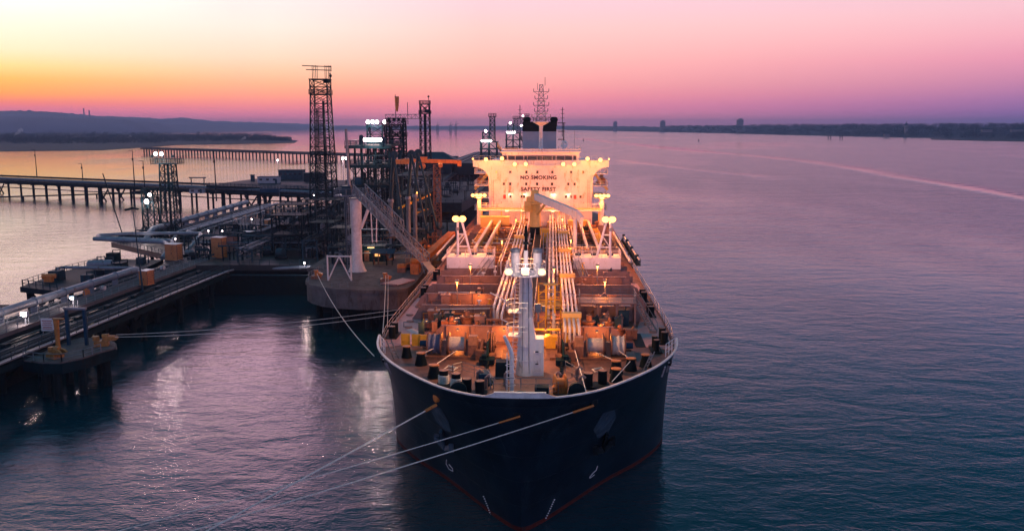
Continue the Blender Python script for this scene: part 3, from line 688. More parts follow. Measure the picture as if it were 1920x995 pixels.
def winch(s_):
    # axis along x at z 14.7; s_ = -1 port (left of picture) mirrored
    y=88.8; z=14.25; sg='left' if s_<0 else 'right'
    X=lambda a:s_*(a*.955)
    def ax(mb,prof,x0,n=24): return mb.lathe((X(x0),y,z),(s_,0,0),[(a_*.955,b_*.76) for a_,b_ in prof],n)
    mb=SB(); ax(mb,[(0,.3),(8.2,.3)],3.2,10)
    for bx in (5.1,6.35,8.75,9.0): mb.prism_x([(y-.95,13),(y+.95,13),(y+.38,z+.4),(y-.38,z+.4)],X(bx)-.14,X(bx)+.14)
    mb.box((X(7.2),y,13.12),(8.8,2.9,.24)); w=mb.part('mooring_winch',m_brown)
    ax(SB(),[(0,1.6),(.12,1.6),(.14,1.2),(.3,1.2)],8.3).part('drum_flange',m_brown,w)
    ax(SB(),[(0,1.6),(.12,1.6)],6.5).part('drum_flange',m_brown,w)
    mb=SB(); prof=[]
    for k in range(22): prof+=[(k*.078,.92),(k*.078+.04,1.0)]
    ax(mb,prof,6.62,28).part('rope_coil',m_rope,w,True)
    ax(SB(),[(0,1.6),(.12,1.6)],9.15).part('drum_flange',m_brown,w)
    ax(SB(),[(0,1.55),(.12,1.55)],10.6).part('drum_flange',m_brown,w)
    prof=[]
    for k in range(15): prof+=[(k*.088,1.2+.08*math.sin(k)),(k*.088+.045,1.3+.08*math.sin(k))]
    ax(SB(),prof,9.28,28).part('rope_coil',m_ropeb if s_<0 else m_rope,w,True)
    ax(SB(),[(0,.45),(.8,.42)],10.75,14).part('hydraulic_motor',m_blue,w)
    mb=SB(); mb.prism_x([(y-1.1,13),(y+.9,13),(y+.9,z+.3),(y+.4,z+.9),(y-.5,z+.9),(y-1.1,z+.1)],X(5.25),X(6.2)); mb.part('gearbox',m_brown,w)
    # spoked chain wheel
    mb=SB(); ax(mb,[(0,1.75),(.12,1.85),(.3,1.5),(.45,1.85),(.6,1.75)],3.6); 
    mb.part('chain_wheel',m_brown,w)
    mb=SB()
    for k in range(6):
        t_=R(60*k); mb.bar((X(3.5),y,z),(X(3.5),y+1.22*math.cos(t_),z+1.22*math.sin(t_)),.18)
    ax(mb,[(0,1.7),(.1,1.7),(.11,1.45),(0.0,1.45)],3.4)
    ax(mb,[(0,.5),(.5,.5)],3.2,14); mb.part('brake_wheel',m_brown,w)
    mb=SB(); mb.bar((X(4.9),y-1.4,13.2),(X(4.6),y-.5,14.9),.25); mb.box((X(4.9),y-1.5,13.5),(.8,.8,1.0)); mb.bar((X(3.4),y-1.5,13.6),(X(4.3),y-3.1,13.2),.55,.35); mb.part('brake_lever',m_brown,w)
    mb=SB(); mb.box((X(4.0),y-3.2,13.35),(1.5,1.4,.5)); mb.box((X(4.3),y-3.2,13.75),(.5,.7,.4)); mb.bar((X(4.0),y-3.0,13.7),(X(4.0),y-.9,15.0),.22,.12); mb.part('chain_stopper',m_steel,w)
    return w
winch(-1); winch(1)
for s_ in (-1,1):
    mb=SB()
    for k in range(34):
        f=k/33; x=s_*(3.75-.3*f); y=87.4-8.4*f; z=13.62-.5*f if k<30 else 13.1
        mb.lathe((x,y,z),(1,0,0) if k%2 else (0,0,1),[(-.04,.16),(.04,.16)],6)
    mb.tube((s_*3.75,87.4,13.6),(s_*3.45,79,13.1),.05,5)
    mb.part('anchor_chain',m_black)
    SB().lathe((s_*3.4,78.6,13),(0,-.3,1),[(0,.7),(.35,.6),(.36,.4)],14).part('hawse_pipe',m_steel)
    SB().path([(s_*7.6,84.6,13.05),(s_*6.6,83.8,13.07),(s_*6.9,82.9,13.07),(s_*7.9,83.2,13.07),(s_*7.6,84.2,13.1),(s_*6.8,83.6,13.12)],.07,6).part('coiled_rope',m_rope)
    for k in range(5): SB().box((s_*(4.6+1.5*k),90.9,13.2),(.9,.6,.4)).tube((s_*(4.6+1.5*k),90.9,13.3),(s_*(4.6+1.5*k),90.9,14.1),.05,5).part('control_stand',m_brown)
# mast fittings
for z in (14.4,15.8,17.6,19.4,21.0,22.1): SB().lathe((mx,my,z),(0,0,1),[(0,.99-.042*(z-13)),(.07,.99-.042*(z-13))],18).part('mast_band',m_white2,mast)
SB().tube((mx+.35,my-.85,13.2),(mx+.28,my-.62,22.4),.045,6).part('cable_conduit',m_galv,mast)
SB().tube((mx-.3,my-.88,13.2),(mx-.24,my-.62,22.4),.035,6).part('cable_conduit',m_galv,mast)
for z in (14.2,15.4): SB().box((mx+1.1,my-.86,z),(.3,.08,.1)).part('hinge',m_steel,mast)
# ropes led over the deck from drums to rollers, part of the ship's gear
for a,b in [((-9.5,87.6,14.0),(-10.4,85.0,14.1)),((-7.1,87.8,13.8),(-8.5,80.6,14.15)),((7.1,87.8,13.8),(8.9,82.9,14.15)),((9.5,87.6,14.0),(10.4,83.9,14.1)),((10.4,83.9,14.0),(8.0,76.0,14.15)),((5.0,87,14.2),(5.6,73.0,14.15))]:
    SB().tube(a,b,.045,5).part('deck_rope',m_rope)
for x,y,rz in [(-13.2,92.6,.1),(-12.0,92.4,0),(-11,92.2,.0)]:
    SB().box((x,y,13.7),(.95,.12,1.3),rz).part('spill_locker',m_yellow)
# deck girders across the foredeck
pan=[(94.2,.9,9.6),(105.8,3.4,13.4),(113.2,4.2,14.2),(120.3,4.6,14.2),(127,4.7,13.6)]
for gi,(y,x0,x1) in enumerate(pan):
    for s_ in (-1,1):
        xa=x0+(1.8 if s_>0 and gi==0 else 0)+(3.0 if s_>0 and gi==0 else 0)
        if s_>0 and gi>0: xa=max(x0,5.6)
        mb=SB(); zt=14.9 if gi==0 else 14.8
        poly=[(s_*xa,13),(s_*(x1+1.2),13),(s_*(x1+.7),zt-1.1),(s_*(x1+.3),zt-.35),(s_*(x1-.3),zt),(s_*xa,zt)]
        if s_>0: poly=poly[::-1]
        mb.prism_y(poly,y,y+.06); g=mb.part('deck_girder',m_deck2)
        SB().box((s_*(xa+x1)/2,y+.03,zt+.04),(x1-xa-.2,.34,.06)).part('flange',m_deck2,g)
        mb=SB(); k=int((x1-xa)/2.6)
        mb.box((s_*(xa+x1)/2,y-.03,13.2),(x1-xa,.08,.1))
        for j in range(k+1): mb.box((s_*(xa+.5+j*(x1-xa-1.2)/max(1,k)),y-.12,13+(zt-13)/2),(.05,.22,zt-13))
        mb.part('stiffener',m_deck2,g)
for y in range(133,206,5):
    for s_ in (-1,1):
        SB().box((s_*10.4,y,13.45),(9.2,.1,.9)).part('deck_girder',m_deck2)
# centre catwalk
mb=SB(); mb.box((0.05,142,15.0),(1.25,96,.1)); cw=mb.part('catwalk',m_black)
mb=SB()
for y in range(96,190,6):
    for s_ in (-.55,.55): mb.box((.05+s_,y,14),(.12,.12,1.95))
mb.part('support',m_deck2,cw)
for s_ in (-1,1): SB().rail([(.05+s_*.62,94,15.05),(.05+s_*.62,190,15.05)],1.05,2.2,.03).part('guard_rail',m_galv,cw)
# longitudinal cargo pipes
rnd=random.Random(11)
pl=[(-4.3,.16,104),(-3.7,.18,101),(-3.1,.14,99),(-2.5,.16,110),(-1.7,.12,128),(-5.4,.13,138),(-6.1,.13,142),
    (2.3,.15,100),(2.9,.2,98),(4.1,.15,92),(4.6,.15,92),(5.1,.15,92),(5.6,.15,92),(3.5,.12,128),(6.4,.13,142),(7.0,.16,146)]
for x,r,y0 in pl:
    z=15.15 if abs(x)<5.9 else 14.3
    pts=[(x,y0,13.2),(x,y0,z-.25),(x,y0+.25,z)]
    y=y0+1
    x2=x
    pts+=[(x,y0+6,z),(x,198,z),(x,198.5,z)]
    if r>.14: pts+=[(x,206,z+1.2),(x,207,z+3)]
    mb=SB().path(pts,r,8)
    for yy in range(int(y0)+7,198,12): mb.lathe((x,yy,z),(0,1,0),[(0,r*1.6),(.14,r*1.6)],10)
    mb.part('cargo_pipe',m_white2,smooth=True)
for y in range(98,204,6):
    for s_,xa,xb in ((-1,1.5,4.8),(1,2.0,6.0)):
        mb=SB(); mb.box((s_*(xa+xb)/2,y,14.78),(xb-xa,.22,.24)); 
        for xx in (xa+.1,(xa+xb)/2,xb-.1): mb.box((s_*xx,y,13.85),(.18,.18,1.7))
        mb.part('pipe_support',m_brown)
for x,y in [(4.9,97.5),(4.9,124),(4.95,150),(5.0,176),(-3.4,168)]:
    SB().box((x,y,15.55),(2.2,1.0,.5)).box((x,y,14.4),(2.0,.8,1.7)).part('expansion_box',m_cream)
# athwartship manifold pipes amidships
for k,y in enumerate([148,150.4,152.8,156,158.4,163,166,169.5,172,176,180,186,191]):
    r=.16+.06*(k%3); z=13.7+.35*(k%2)
    for s_ in (-1,1):
        x1=12.6 if 150<y<172 else rnd.uniform(7,9.5)
        SB().path([(s_*1.2,y,z),(s_*(x1-.5),y,z),(s_*x1,y,z+.2),(s_*x1,y,z+.7)],r,8).part('manifold_pipe',rnd.choice([m_brown,m_white2,m_brown]),smooth=True)
for k in range(74):
    s_=(-1,1)[k%2]; y=145+k*.76; z=rnd.choice((13.25,13.5,13.9,14.3)); x0=rnd.uniform(1.3,6.2); x1=rnd.uniform(7.6,12.9)
    mb=SB().tube((s_*x0,y,z),(s_*x1,y,z),rnd.choice((.08,.11,.15)),6)
    for q in range(3):
        xx=x0+(x1-x0)*(q+.5)/3; mb.box((s_*xx,y,(13+z)/2),(.14,.14,z-13)).lathe((s_*xx,y-.02,z),(s_,0,0),[(0,.24),(.1,.24)],8)
    mb.part('cross_pipe',rnd.choice([m_brown,m_white2,m_brown,m_orange]))
for k,(y,x) in enumerate([(109,-9),(110,-7.2),(117,-11),(117.6,-8),(124,-10),(124,-6.5),(130,-9.6),(131,-6),(109.5,10.8),(117,9.6),(116.4,12),(124,8),(124.6,11),(131,8),(131.5,12),(101.5,-11.8)]):
    b=SB().lathe((x,y,13),(0,0,1),[(0,.62),(.5,.6),(.55,.72),(.7,.7),(.78,.3)],14).part('tank_access_hatch',[m_brown,m_deck2,m_orange][k%3])
    SB().path([(x+.8,y,13),(x+.8,y,13.9),(x+1.9,y,13.9),(x+1.9,y,13)],.05,5).path([(x-1.2,y-.4,13.1),(x-1.2,y-.4,13.7),(x-3.0,y-.4,13.7),(x-3.0,y-.4,13.1)],.08,6).part('hatch_rail',m_galv,b)
for y0,z0 in ((107.3,13.5),(114.6,13.6),(121.6,13.5),(128.4,13.6)):
    for s_ in (-1,1): SB().tube((s_*4.9,y0,z0),(s_*13.2,y0,z0),.13,7).tube((s_*4.9,y0+.5,z0+.2),(s_*12.6,y0+.5,z0+.2),.08,6).part('stripping_pipe',m_white2 if s_<0 else m_brown)
# valves and small gear in the tank deck
def valve(x,y,h,m):
    b=SB().tube((x,y,13),(x,y,13+h),.11,7).lathe((x,y,13+h*.6),(1,0,0),[(-.25,.2),(.25,.2)],9).part('valve',m)
    SB().lathe((x,y,13+h),(0,0,1),[(0,.3),(.05,.32),(.09,.3)],12).part('handwheel',m,b)
for k in range(58):
    s_=rnd.choice((-1,1)); x=s_*rnd.uniform(1.6,9.5); y=rnd.uniform(98,200)
    valve(x,y,rnd.uniform(.9,2.3),rnd.choice([m_brown,m_brown,m_white2,m_yellow]))
for k in range(46):
    s_=rnd.choice((-1,1)); x=s_*rnd.uniform(5,13); y=rnd.uniform(98,200) if k>14 else rnd.uniform(97,104)
    h=rnd.uniform(.6,1.9); w=rnd.uniform(.5,1.3)
    SB().box((x,y,13+h/2),(w,w,h)).box((x,y,13+h+.05),(w*1.15,w*1.15,.1)).tube((x,y,13+h),(x+.3,y,13+h+.4),.12,6).part('tank_hatch',rnd.choice([m_brown,m_deck2,m_brown,m_steelm]))
for k in range(26):
    s_=rnd.choice((-1,1)); x=s_*rnd.uniform(3,11); y=rnd.uniform(99,196); L_=rnd.uniform(3,9)
    x2=s_*min(13,abs(x)+L_); SB().path([(x,y,13.1),(x,y,14.1),(x2,y,14.1),(x2,y+rnd.uniform(-.3,.3),13.1)],.07+rnd.random()*.06,6).part('branch_pipe',rnd.choice([m_brown,m_white2,m_orange]))
# pump and gear group just aft of the first girder
for x,y,h,r in [(-8.9,99.3,1.9,.55),(-7.3,100.8,2.3,.62),(-5.9,99.2,1.4,.35),(-3.6,98.6,1.7,.4),(6.9,98.2,2.5,.62),(8.1,97.2,1.7,.5),(9.3,99.2,2.0,.45),(10.4,97.6,1.5,.5),(-10.4,101.6,1.4,.4)]:
    b=SB().lathe((x,y,13),(0,0,1),[(0,r),(h*.55,r),(h*.6,r*1.25),(h*.68,r*1.25),(h*.7,r*.6),(h*.95,r*.55),(h,r*.2)],14).part('deck_pump',m_brown,smooth=True)
    SB().path([(x+r,y,13.6),(x+r+.8,y,13.6),(x+r+.8,y,13.05)],.12,7).part('outlet_pipe',m_brown,b)
# open frame platform on the right with stair
mb=SB()
for x in (6.0,8.2,10.4,12.6): mb.box((x,103.3,14.35),(.22,.22,2.7)); mb.box((x,106.4,14.35),(.22,.22,2.7))
mb.box((9.3,104.9,15.75),(7.0,3.6,.1)); pf=mb.part('raised_platform',m_deck2)
SB().rail([(6.0,106.6,15.8),(12.7,106.6,15.8),(12.7,103.2,15.8),(6,103.2,15.8),(6,106.6,15.8)],1.1,1.4,.03).part('guard_rail',m_galv,pf)
def stair(p,q,w,parent,m=m_galv):
    mb=SB(); p=Vector(p);q=Vector(q); d=(q-p); sd_=Vector((d.y,-d.x,0)).normalized()*w/2 if math.hypot(d.x,d.y)>.01 else Vector((w/2,0,0))
    for s_ in (-1,1):
        mb.bar(p+sd_*s_,q+sd_*s_,.07,.2); mb.bar(p+sd_*s_+Vector((0,0,1)),q+sd_*s_+Vector((0,0,1)),.05)
        for k in range(5): 
            c=p.lerp(q,k/4)+sd_*s_; mb.bar(c,c+Vector((0,0,1)),.04)
    k=max(3,int(d.length/.35))
    for i in range(1,k): c=p.lerp(q,i/k); mb.bar(c-sd_,c+sd_,.2,.03)
    return mb.part('stair',m,parent)
stair((12.8,104,15.8),(14.6,100.5,13),.8,pf)
# white houses with lamp gantries, port and starboard
def gantry(s_):
    xa,xb=6.4,13.9; y0,y1=139,143.5
    X=lambda a:s_*a-.25
    xc=X((xa+xb)/2); wd=xb-xa
    h=SB().box((xc,(y0+y1)/2,14.95),(wd,y1-y0,1.8)).part('white_deck_house',m_white)
    SB().box((xc,(y0+y1)/2,13.5),(wd-.1,y1-y0-.1,1.1)).part('plinth',m_deck2,h)
    SB().rail([(X(xa),y0+.1,15.85),(X(xb),y0+.1,15.85),(X(xb),y1,15.85),(X(xa),y1,15.85),(X(xa),y0+.1,15.85)],1.1,1.4,.035).part('guard_rail',m_white,h)
    mb=SB(); X2=lambda a:X(a)
    mb.tube((X(12.3),141,15.85),(X(12.3),141,21.2),.19,10); mb.tube((X(10.2),141,15.85),(X(11.6),141,21.3),.19,10)
    for z in (17.3,19.3): 
        f=(z-15.85)/5.4; mb.tube((X(12.3),141,z),(X(10.2+1.4*f),141,z),.12,6)
    mb.bar((X(12.2),141,17.4),(X(11.0),141,19.2),.12)
    mb.box((X(12.0),140.9,21.35),(1.6,.5,.1)); mb.part('lamp_gantry',m_white,h,True)
    SB().box((X(12.3),140.6,20.2),(.5,.5,.5)).part('junction_box',m_galv,h)
    for k,a in enumerate((11.45,12.55)):
        fl=SB().box((X(a),140.7,21.85),(.9,.5,.8)).part('floodlight',m_black,h)
        SB().sphere((X(a),140.46,21.85),.58,12,(1,.3,.85)).part('lens',e_warm,fl)
    for k in (0,1,2): SB().lathe((X(xa+.8+k*2.6),141.8,15.86),(0,0,1),[(0,.5),(.35,.5),(.4,.3)],12).part('deck_vent',m_steel,h)
    light(h,S(X(10),132.0,20.5),2400,(1,.34,.22),'POINT',.5)  # added pink fill without a fixture, brightens the house front
    light(h,S(X(12),144.5,21.5),6500,WARM,'POINT',.5)
    stair((X(xa+.3),138.4,15.6),(X(xa+1.8 if s_>0 else xa+2.6),129.5,13.1),.9,h)
gantry(-1); gantry(1)
# lamp posts nearer the bridge
for s_ in (-1,1):
    x=14.3*s_; y=205
    p=SB().lathe((x,y,13),(0,0,1),[(0,.75),(.6,.55),(6.6,.5),(7.0,.9),(7.2,.9)],14).part('lamp_post',m_white,smooth=True)
    for a in (-1.35,-.45,.45,1.35):
        fl=SB().box((x+a,y-.6,20.65),(.8,.5,.75)).part('floodlight',m_black,p)
        SB().sphere((x+a,y-.84,20.65),.46,12,(1,.3,.85)).part('lens',e_warm,fl)
    SB().box((x,y-.5,20.15),(3.2,.6,.1)).part('lamp_tray',m_steelm,p)
    light(p,S(x,y-1.6,20.8),3200,WARM,'POINT',.6)
    light(p,S(x-s_*3,y-14,19.0),2800,WARM,'POINT',.6)
# long troughs and racks along both sides
for s_ in (-1,1):
    for x in (9.0,10.9):
        t_=SB().box((s_*x,176,14.1),(.35,44,2.1)).part('side_bulwark_plate',m_cream if s_<0 else m_brown)
        SB().tube((s_*x,154,15.3),(s_*x,198,15.3),.28,8).part('top_rail',m_white2,t_,True)
    mb=SB()
    for k in range(24): mb.box((s_*12.2,155+k*1.8,13.8),(1.6,.5,.25)); 
    mb.bar((s_*11.5,154,13.9),(s_*11.5,198,13.9),.15); mb.bar((s_*12.9,154,13.9),(s_*12.9,198,13.9),.15)
    for k in range(9): mb.box((s_*12.2,155+k*5,13.4),(1.4,.2,.8))
    mb.part('hose_rack',m_orange if s_<0 else m_yellow)
    SB().tube((s_*15.7,146,14.3),(s_*15.7,186,14.3),.22,8).part('side_pipe',m_white2)
    SB().rail([(s_*9,150,15),(s_*3,150,15)],1.1,1.2,.035).rail([(s_*9,150,13),(s_*9,146,13)],1,1.2,.03).part('guard_rail',m_yellow)
# accommodation ladder stowed outboard on the right
mb=SB(); mb.truss((16.75,146,13.6),(16.75,176,13.6),.9,18,.07); mb.truss((17.5,146,13.6),(17.5,176,13.6),.9,18,.07); mb.box((17.1,161,13.55),(.8,30,.1))
al=mb.part('accommodation_ladder',m_steel)
SB().tube((17.2,145.5,14.7),(17.2,176.5,14.7),.16,8).part('hand_rail',m_white2,al)
for y in (148,158,168,176): SB().bar((16.2,y,13.4),(17.3,y,14.6),.25).box((17.1,y,14.9),(.5,.4,.5)).part('davit_arm',m_steel,al)
mb=SB(); mb.truss((-16.75,150,13.6),(-16.75,176,13.6),.9,16,.07); mb.box((-17.0,163,13.55),(.8,26,.1))
al=mb.part('accommodation_ladder',m_steel); SB().tube((-17.1,149.5,14.7),(-17.1,176.5,14.7),.16,8).part('hand_rail',m_white2,al)
# hose handling crane amidships
cx,cy=-.75,177
cr=SB().lathe((cx,cy,13),(0,0,1),[(0,1.3),(.3,1.1),(3.5,1.05)],16).part('deck_crane',m_black,smooth=True)
SB().lathe((cx,cy,16.5),(0,0,1),[(0,1.05),(4.4,1.05),(4.6,1.5),(4.9,1.5),(5.0,.95),(7.2,.8),(7.4,.5)],18).part('pedestal',m_cream,cr,True)
jb=SB().bar((cx+.2,cy-.5,22.6),(7.3,158.6,20.9),.9,1.3).part('jib',m_white,cr)
SB().bar((7.3,158.6,20.9),(8.0,156.9,19.9),.7,1.2).box((8.0,156.9,19.3),(.4,.5,1.3)).part('jib_head',m_white,jb)
SB().tube((cx+.6,cy-1.2,19.2),(cx+2.2,cy-5.5,21.7),.25,8).part('hydraulic_ram',m_cream,cr,True)
SB().box((cx-1.4,cy-.4,20.6),(1.4,1.6,2.0)).box((cx-1.2,cy-.2,22.1),(1.0,1.0,.9)).part('winch_cabin',m_cream,cr)
SB().ladder((cx-2.1,cy-1,13),(cx-2.1,cy-1,20),.6,(1,0,0),.06).rail([(cx-2.3,cy-1.5,19.6),(cx+1.2,cy-1.7,19.6)],1.1,1,.04).part('ladder',m_yellow,cr)
SB().box((cx+2.0,cy-1,14.6),(1.8,1.6,3.2)).part('machinery_cabinet',m_yellow,cr)
SB().tube((8.0,156.9,18.7),(8.0,156.9,14.5),.04,5).box((8,156.9,14.4),(.3,.3,.5)).part('hook',m_black,jb)
SB().lathe((6.9,159.6,13),(0,0,1),[(0,.5),(.5,.38),(7.0,.36),(7.1,.6),(7.3,.6)],12).part('boom_rest',m_white,smooth=True)
# yellow ladder posts in the middle foredeck
mb=SB()
for x in (2.0,3.0): mb.box((x,99.5,15.8),(.2,.2,5.6))
for x in (1.1,3.7): mb.box((x,101.5,15.6),(.16,.16,5.2))
for z in (14,15,16,17,18): mb.box((2.5,99.5,z),(1.0,.1,.1)); mb.box((2.4,101.5,z+.4),(2.6,.1,.1))
for z in (13.6,15.4,17): mb.bar((1.1,101.5,z),(3.0,101.5,z+1.6),.1)
mb.box((2.5,100.4,16.2),(2.4,2.0,.08)); mb.box((2.5,100.4,18.5),(1.6,1.2,.08)); mb.part('ladder_tower',m_yellow)
SB().rail([(1.2,99.6,16.2),(3.8,99.6,16.2),(3.8,101.4,16.2)],1,1,.04).part('guard_rail',m_yellow)
for x,y,h in [(1.4,128,4.5),(2.2,135,6.5),(3.0,112,4.5),(-1.6,118,4),(1.6,146,6)]:
    mb=SB()
    for s_ in (-.35,.35): mb.box((x+s_,y,13+h/2),(.13,.13,h))
    for k in range(int(h/.6)): mb.box((x,y,13.4+k*.6),(.7,.06,.06))
    mb.part('ladder_frame',m_galv)
SB().box((3.2,92.5,13.7),(2.4,1.2,1.3)).box((1.6,93.5,13.5),(1.6,.9,1.0)).tube((.2,94.2,14.6),(3.6,94.2,14.6),.14,7).part('foam_monitor_base',m_yellow)
mb=SB()
for k in range(9): mb.box((-12.2+k*.75,115.6,13.9),(.06,3.0,.06)); 
mb.rail([(-12.8,114.2,13.2),(-6,114.2,13.2)],.9,1.0,.03,2); mb.part('storage_rack',m_galv)
mb=SB(); mb.prism_y([(7.2,13),(11.2,13),(10.4,14.6),(9.4,15.6),(8.4,14.8)],110.5,111.0); mb.part('bracket_plate',m_deck2)
SB().path([(-11.4,104.9,14.1),(-11.2,104.9,14.5),(-4.2,105.2,14.6)],.08,6).path([(-11.4,104.9,14.1),(-9.4,99,13.1)],.08,6).part('branch_pipe',m_white2)
# deck-side lamps hanging around the deck giving the orange pools
for x,y,e in [(-8.3,97.2,160),(-6.8,112.0,110),(8.4,96.2,170),(9.6,112.4,60),(2.0,93,160),(2.8,108,320),(-2.5,93,160),(-7.5,92.6,150),(7.5,92.4,150),(-11.5,97,90)]:
    lp=SB().box((x,y,14.9),(.3,.2,.2)).part('deck_lamp',m_galv)
    SB().box((x,y,14.78),(.16,.1,.04)).part('lens',e_warm,lp)
    light(lp,S(x,y,14.55),e*1.8,WARM,'POINT',.15)
for x,y in [(-3,120),(3,122),(-9.5,111),(9.5,112),(-9,124),(9.2,125),(-6,152),(6,154),(-5,188),(5,190)]:  # mid-deck posts added to brighten the dull deck brown
    lp=SB().tube((x,y,13),(x,y,17.0),.07,6).box((x,y-.2,17.0),(.5,.4,.25)).part('deck_lamp',m_galv)
    SB().box((x,y-.2,16.85),(.42,.34,.06)).part('lens',e_warm,lp)
    light(lp,S(x,y-.2,16.6),800,WARM,'POINT',.2)
# ------------------------------------------------ accommodation and bridge
BY=209.5
acc=SB()
acc.box((0,222,20.6),(24.6,25,15.2)).part('accommodation_block',m_white)
acc=bpy.data.objects['accommodation_block']
# front wall plate with the flared brackets under the bridge wings
mb=SB()
def arc(s_):
    pts=[(s_*12.3,24.0)]
    for k in range(7):
        t_=R(90*k/6); pts.append((s_*(12.3+3.6*math.sin(t_)*0+3.7*(1-math.cos(t_))),24.0+3.0*math.sin(t_)))
    return pts
poly=[(-12.3,24.0)]+arc(-1)[1:]+[(-16.1,28.6),(16.1,28.6)]+arc(1)[1:][::-1]+[(12.3,24.0)]
mb.prism_y(poly,BY-.35,BY-.05); mb.part('bridge_wing_front',m_wallp,acc)
mb=SB(); mb.box((0,212.2,27.15),(32.2,4.8,.2)); mb.part('wing_deck',m_white,acc)
SB().box((0,BY-.5,27.35),(18.4,.5,.25)).part('cornice',m_white,acc)
# wheelhouse with windows
mb=SB(); mb.box((0,213.6,29.3),(18.2,7.4,2.2)); wh=mb.part('wheelhouse',m_white,acc)
SB().box((0,213.4,30.5),(19.0,8.4,.25)).part('roof',m_white,wh)
SB().box((0,209.55,30.9),(18.6,.12,.6)).part('roof_parapet',m_white,wh)
def ppx(z): return (z/4.1467+860-1014.5)*210/FPX
for a,b in [(352,378),(390,440),(448,505),(514,534),(541,610),(616,650),(656,726),(733,754),(764,822),(828,880),(893,912)]:
    x0,x1=ppx(a)+.55-.55,ppx(b)
    w=SB().box(((x0+x1)/2,209.87,28.95),(x1-x0,.06,1.15)).part('window',m_glass,wh)
    SB().box(((x0+x1)/2,209.86,29.6),(x1-x0+.14,.12,.09)).box(((x0+x1)/2,209.86,28.3),(x1-x0+.14,.14,.09)).box((x0-.03,209.85,28.95),(.07,.1,1.4)).box((x1+.03,209.85,28.95),(.07,.1,1.4)).part('frame',m_deck2,w)
# cabin windows
for zz,row in [(25.8,[300,407,531,616,731,875,967]),(23.0,[357,406,530,614,729,854,903]),(20.0,[408,495,513,838,875,950])]:
    for k,a in enumerate(row):
        x=ppx(a); lit=(zz==25.8 and k==0)
        w=SB().box((x,BY-.38,zz),(.52,.08,.62)).part('window',m_glass if not lit else e_win,acc)
        SB().box((x,BY-.36,zz+.36),(.66,.1,.07)).box((x,BY-.36,zz-.36),(.66,.12,.07)).box((x-.3,BY-.37,zz),(.06,.1,.8)).box((x+.3,BY-.37,zz),(.06,.1,.8)).part('frame',m_white2,w)
mb=SB(); mb.box((0,BY-.2,20.55),(24.6,.3,6.9)); mb.part('front_wall',m_wallp,acc)
for a in (362,907):
    SB().box((ppx(a),BY-.42,19.95),(.62,.16,.95)).part('hose_cabinet',m_red,acc)
# lettering
def wtext(s,size,x,z,sp,sxx): text(s,size,S(x,BY-.40,z),(R(90),0,0),'wall_lettering',m_text,acc,.015,'CENTER',sxx,sp)
wtext('NO SMOKING',1.25,-.5,24.1,1.12,1.0)
wtext('SAFETY FIRST',1.25,-.5,21.35,1.12,1.0)
# lamps on the front
for x,z,e,big in [(-12.9,28.75,1700,1),(-9.1,29.0,1900,1),(-6.1,27.7,1200,1),(-3.5,27.7,1200,1),(5.3,27.7,1200,1),(7.9,27.7,1200,1),(11.0,28.95,1900,1),(14.0,28.7,1700,1),(-16.0,28.9,150,0),(16.0,28.9,100,0)]:
    s_=.46 if big else .2
    yy=BY-1.2 if z<28 else BY-.9
    fl=SB().box((x,yy,z),(s_*1.6,.4,s_*1.6)).bar((x,yy,z-.2),(x,BY-.3,z-.5),.1).part('floodlight',m_galv,acc)
    SB().sphere((x,yy-.24,z),s_,10,(1,.35,1)).part('lens',e_warm,fl)
    light(fl,S(x,yy-.8,z-.1),e*.13,(1,.34,.06),'POINT',.35)
    if big: light(fl,S(x,yy-2.2,z-.4),e*.55,(1,.24,.035),'SPOT',.35,target=S(x*.7,yy-30,12),spot=110)
for x in [ppx(405),ppx(517),ppx(741),ppx(856)]:
    fl=SB().box((x,BY-.6,20.95),(.5,.4,.25)).part('wall_lamp',m_galv,acc)
    SB().sphere((x,BY-.75,20.72),.3,8,(1,.6,.5)).part('lens',e_white,fl)
    light(fl,S(x,BY-1.0,20.5),90,(1,.55,.30),'POINT',.2)
# cross walkway in front of the house
mb=SB(); mb.box((0,204.6,17.6),(29,1.4,.15))
wk=mb.part('cross_walkway',m_cream)
mb=SB()
for x in (-13.6,-9,-4.5,0,4.5,9,13.6): mb.box((x,204.2,15.25),(.25,.25,4.6))
mb.part('support',m_cream,wk)
SB().rail([(-14.4,204.0,17.7),(14.4,204.0,17.7)],1.15,1.8,.04).part('guard_rail',m_white,wk)
SB().tube((-14.2,203.7,17.2),(14.2,203.7,17.2),.2,8).part('service_pipe',m_white2,wk)
for x in [ppx(390),ppx(512),ppx(737),ppx(902)]:
    fl=SB().box((x,203.4,17.3),(.5,.3,.25)).part('floodlight',m_galv,wk)
    SB().box((x,203.2,17.15),(.75,.2,.3)).part('lens',e_white,fl)
    light(fl,S(x,201.8,17.6),800,(1,.16,.04),'POINT',.2)
for x,w,z in [(-10.2,6.5,14.6),(8.6,4.4,14.2),(3.2,3,14),(-4,2.4,14)]:
    SB().box((x,199.5,z-.1),(w,2.5,(z-13)*2)).box((x,199.4,z*2-13+.0),(w*1.04,2.7,.12)).part('deck_house',m_cream)
for k in range(14):
    x=-13+k*2; 
    if abs(x)<1.5: continue
    SB().lathe((x,201.2,13),(0,0,1),[(0,.35),(1.0+.6*(k%3),.35),(1.1+.6*(k%3),.6),(1.4+.6*(k%3),.5)],10).part('mushroom_vent',m_brown)
for zz in (18.3,): SB().box((0,BY-.37,zz),(24.0,.06,.07)).part('deck_seam',m_white2,acc)
for x in (-11.6,-7.6,7.2,11.7): SB().tube((x,BY-.5,17.4),(x,BY-.5,24.6),.07,6).part('drain_pipe',m_white2,acc)
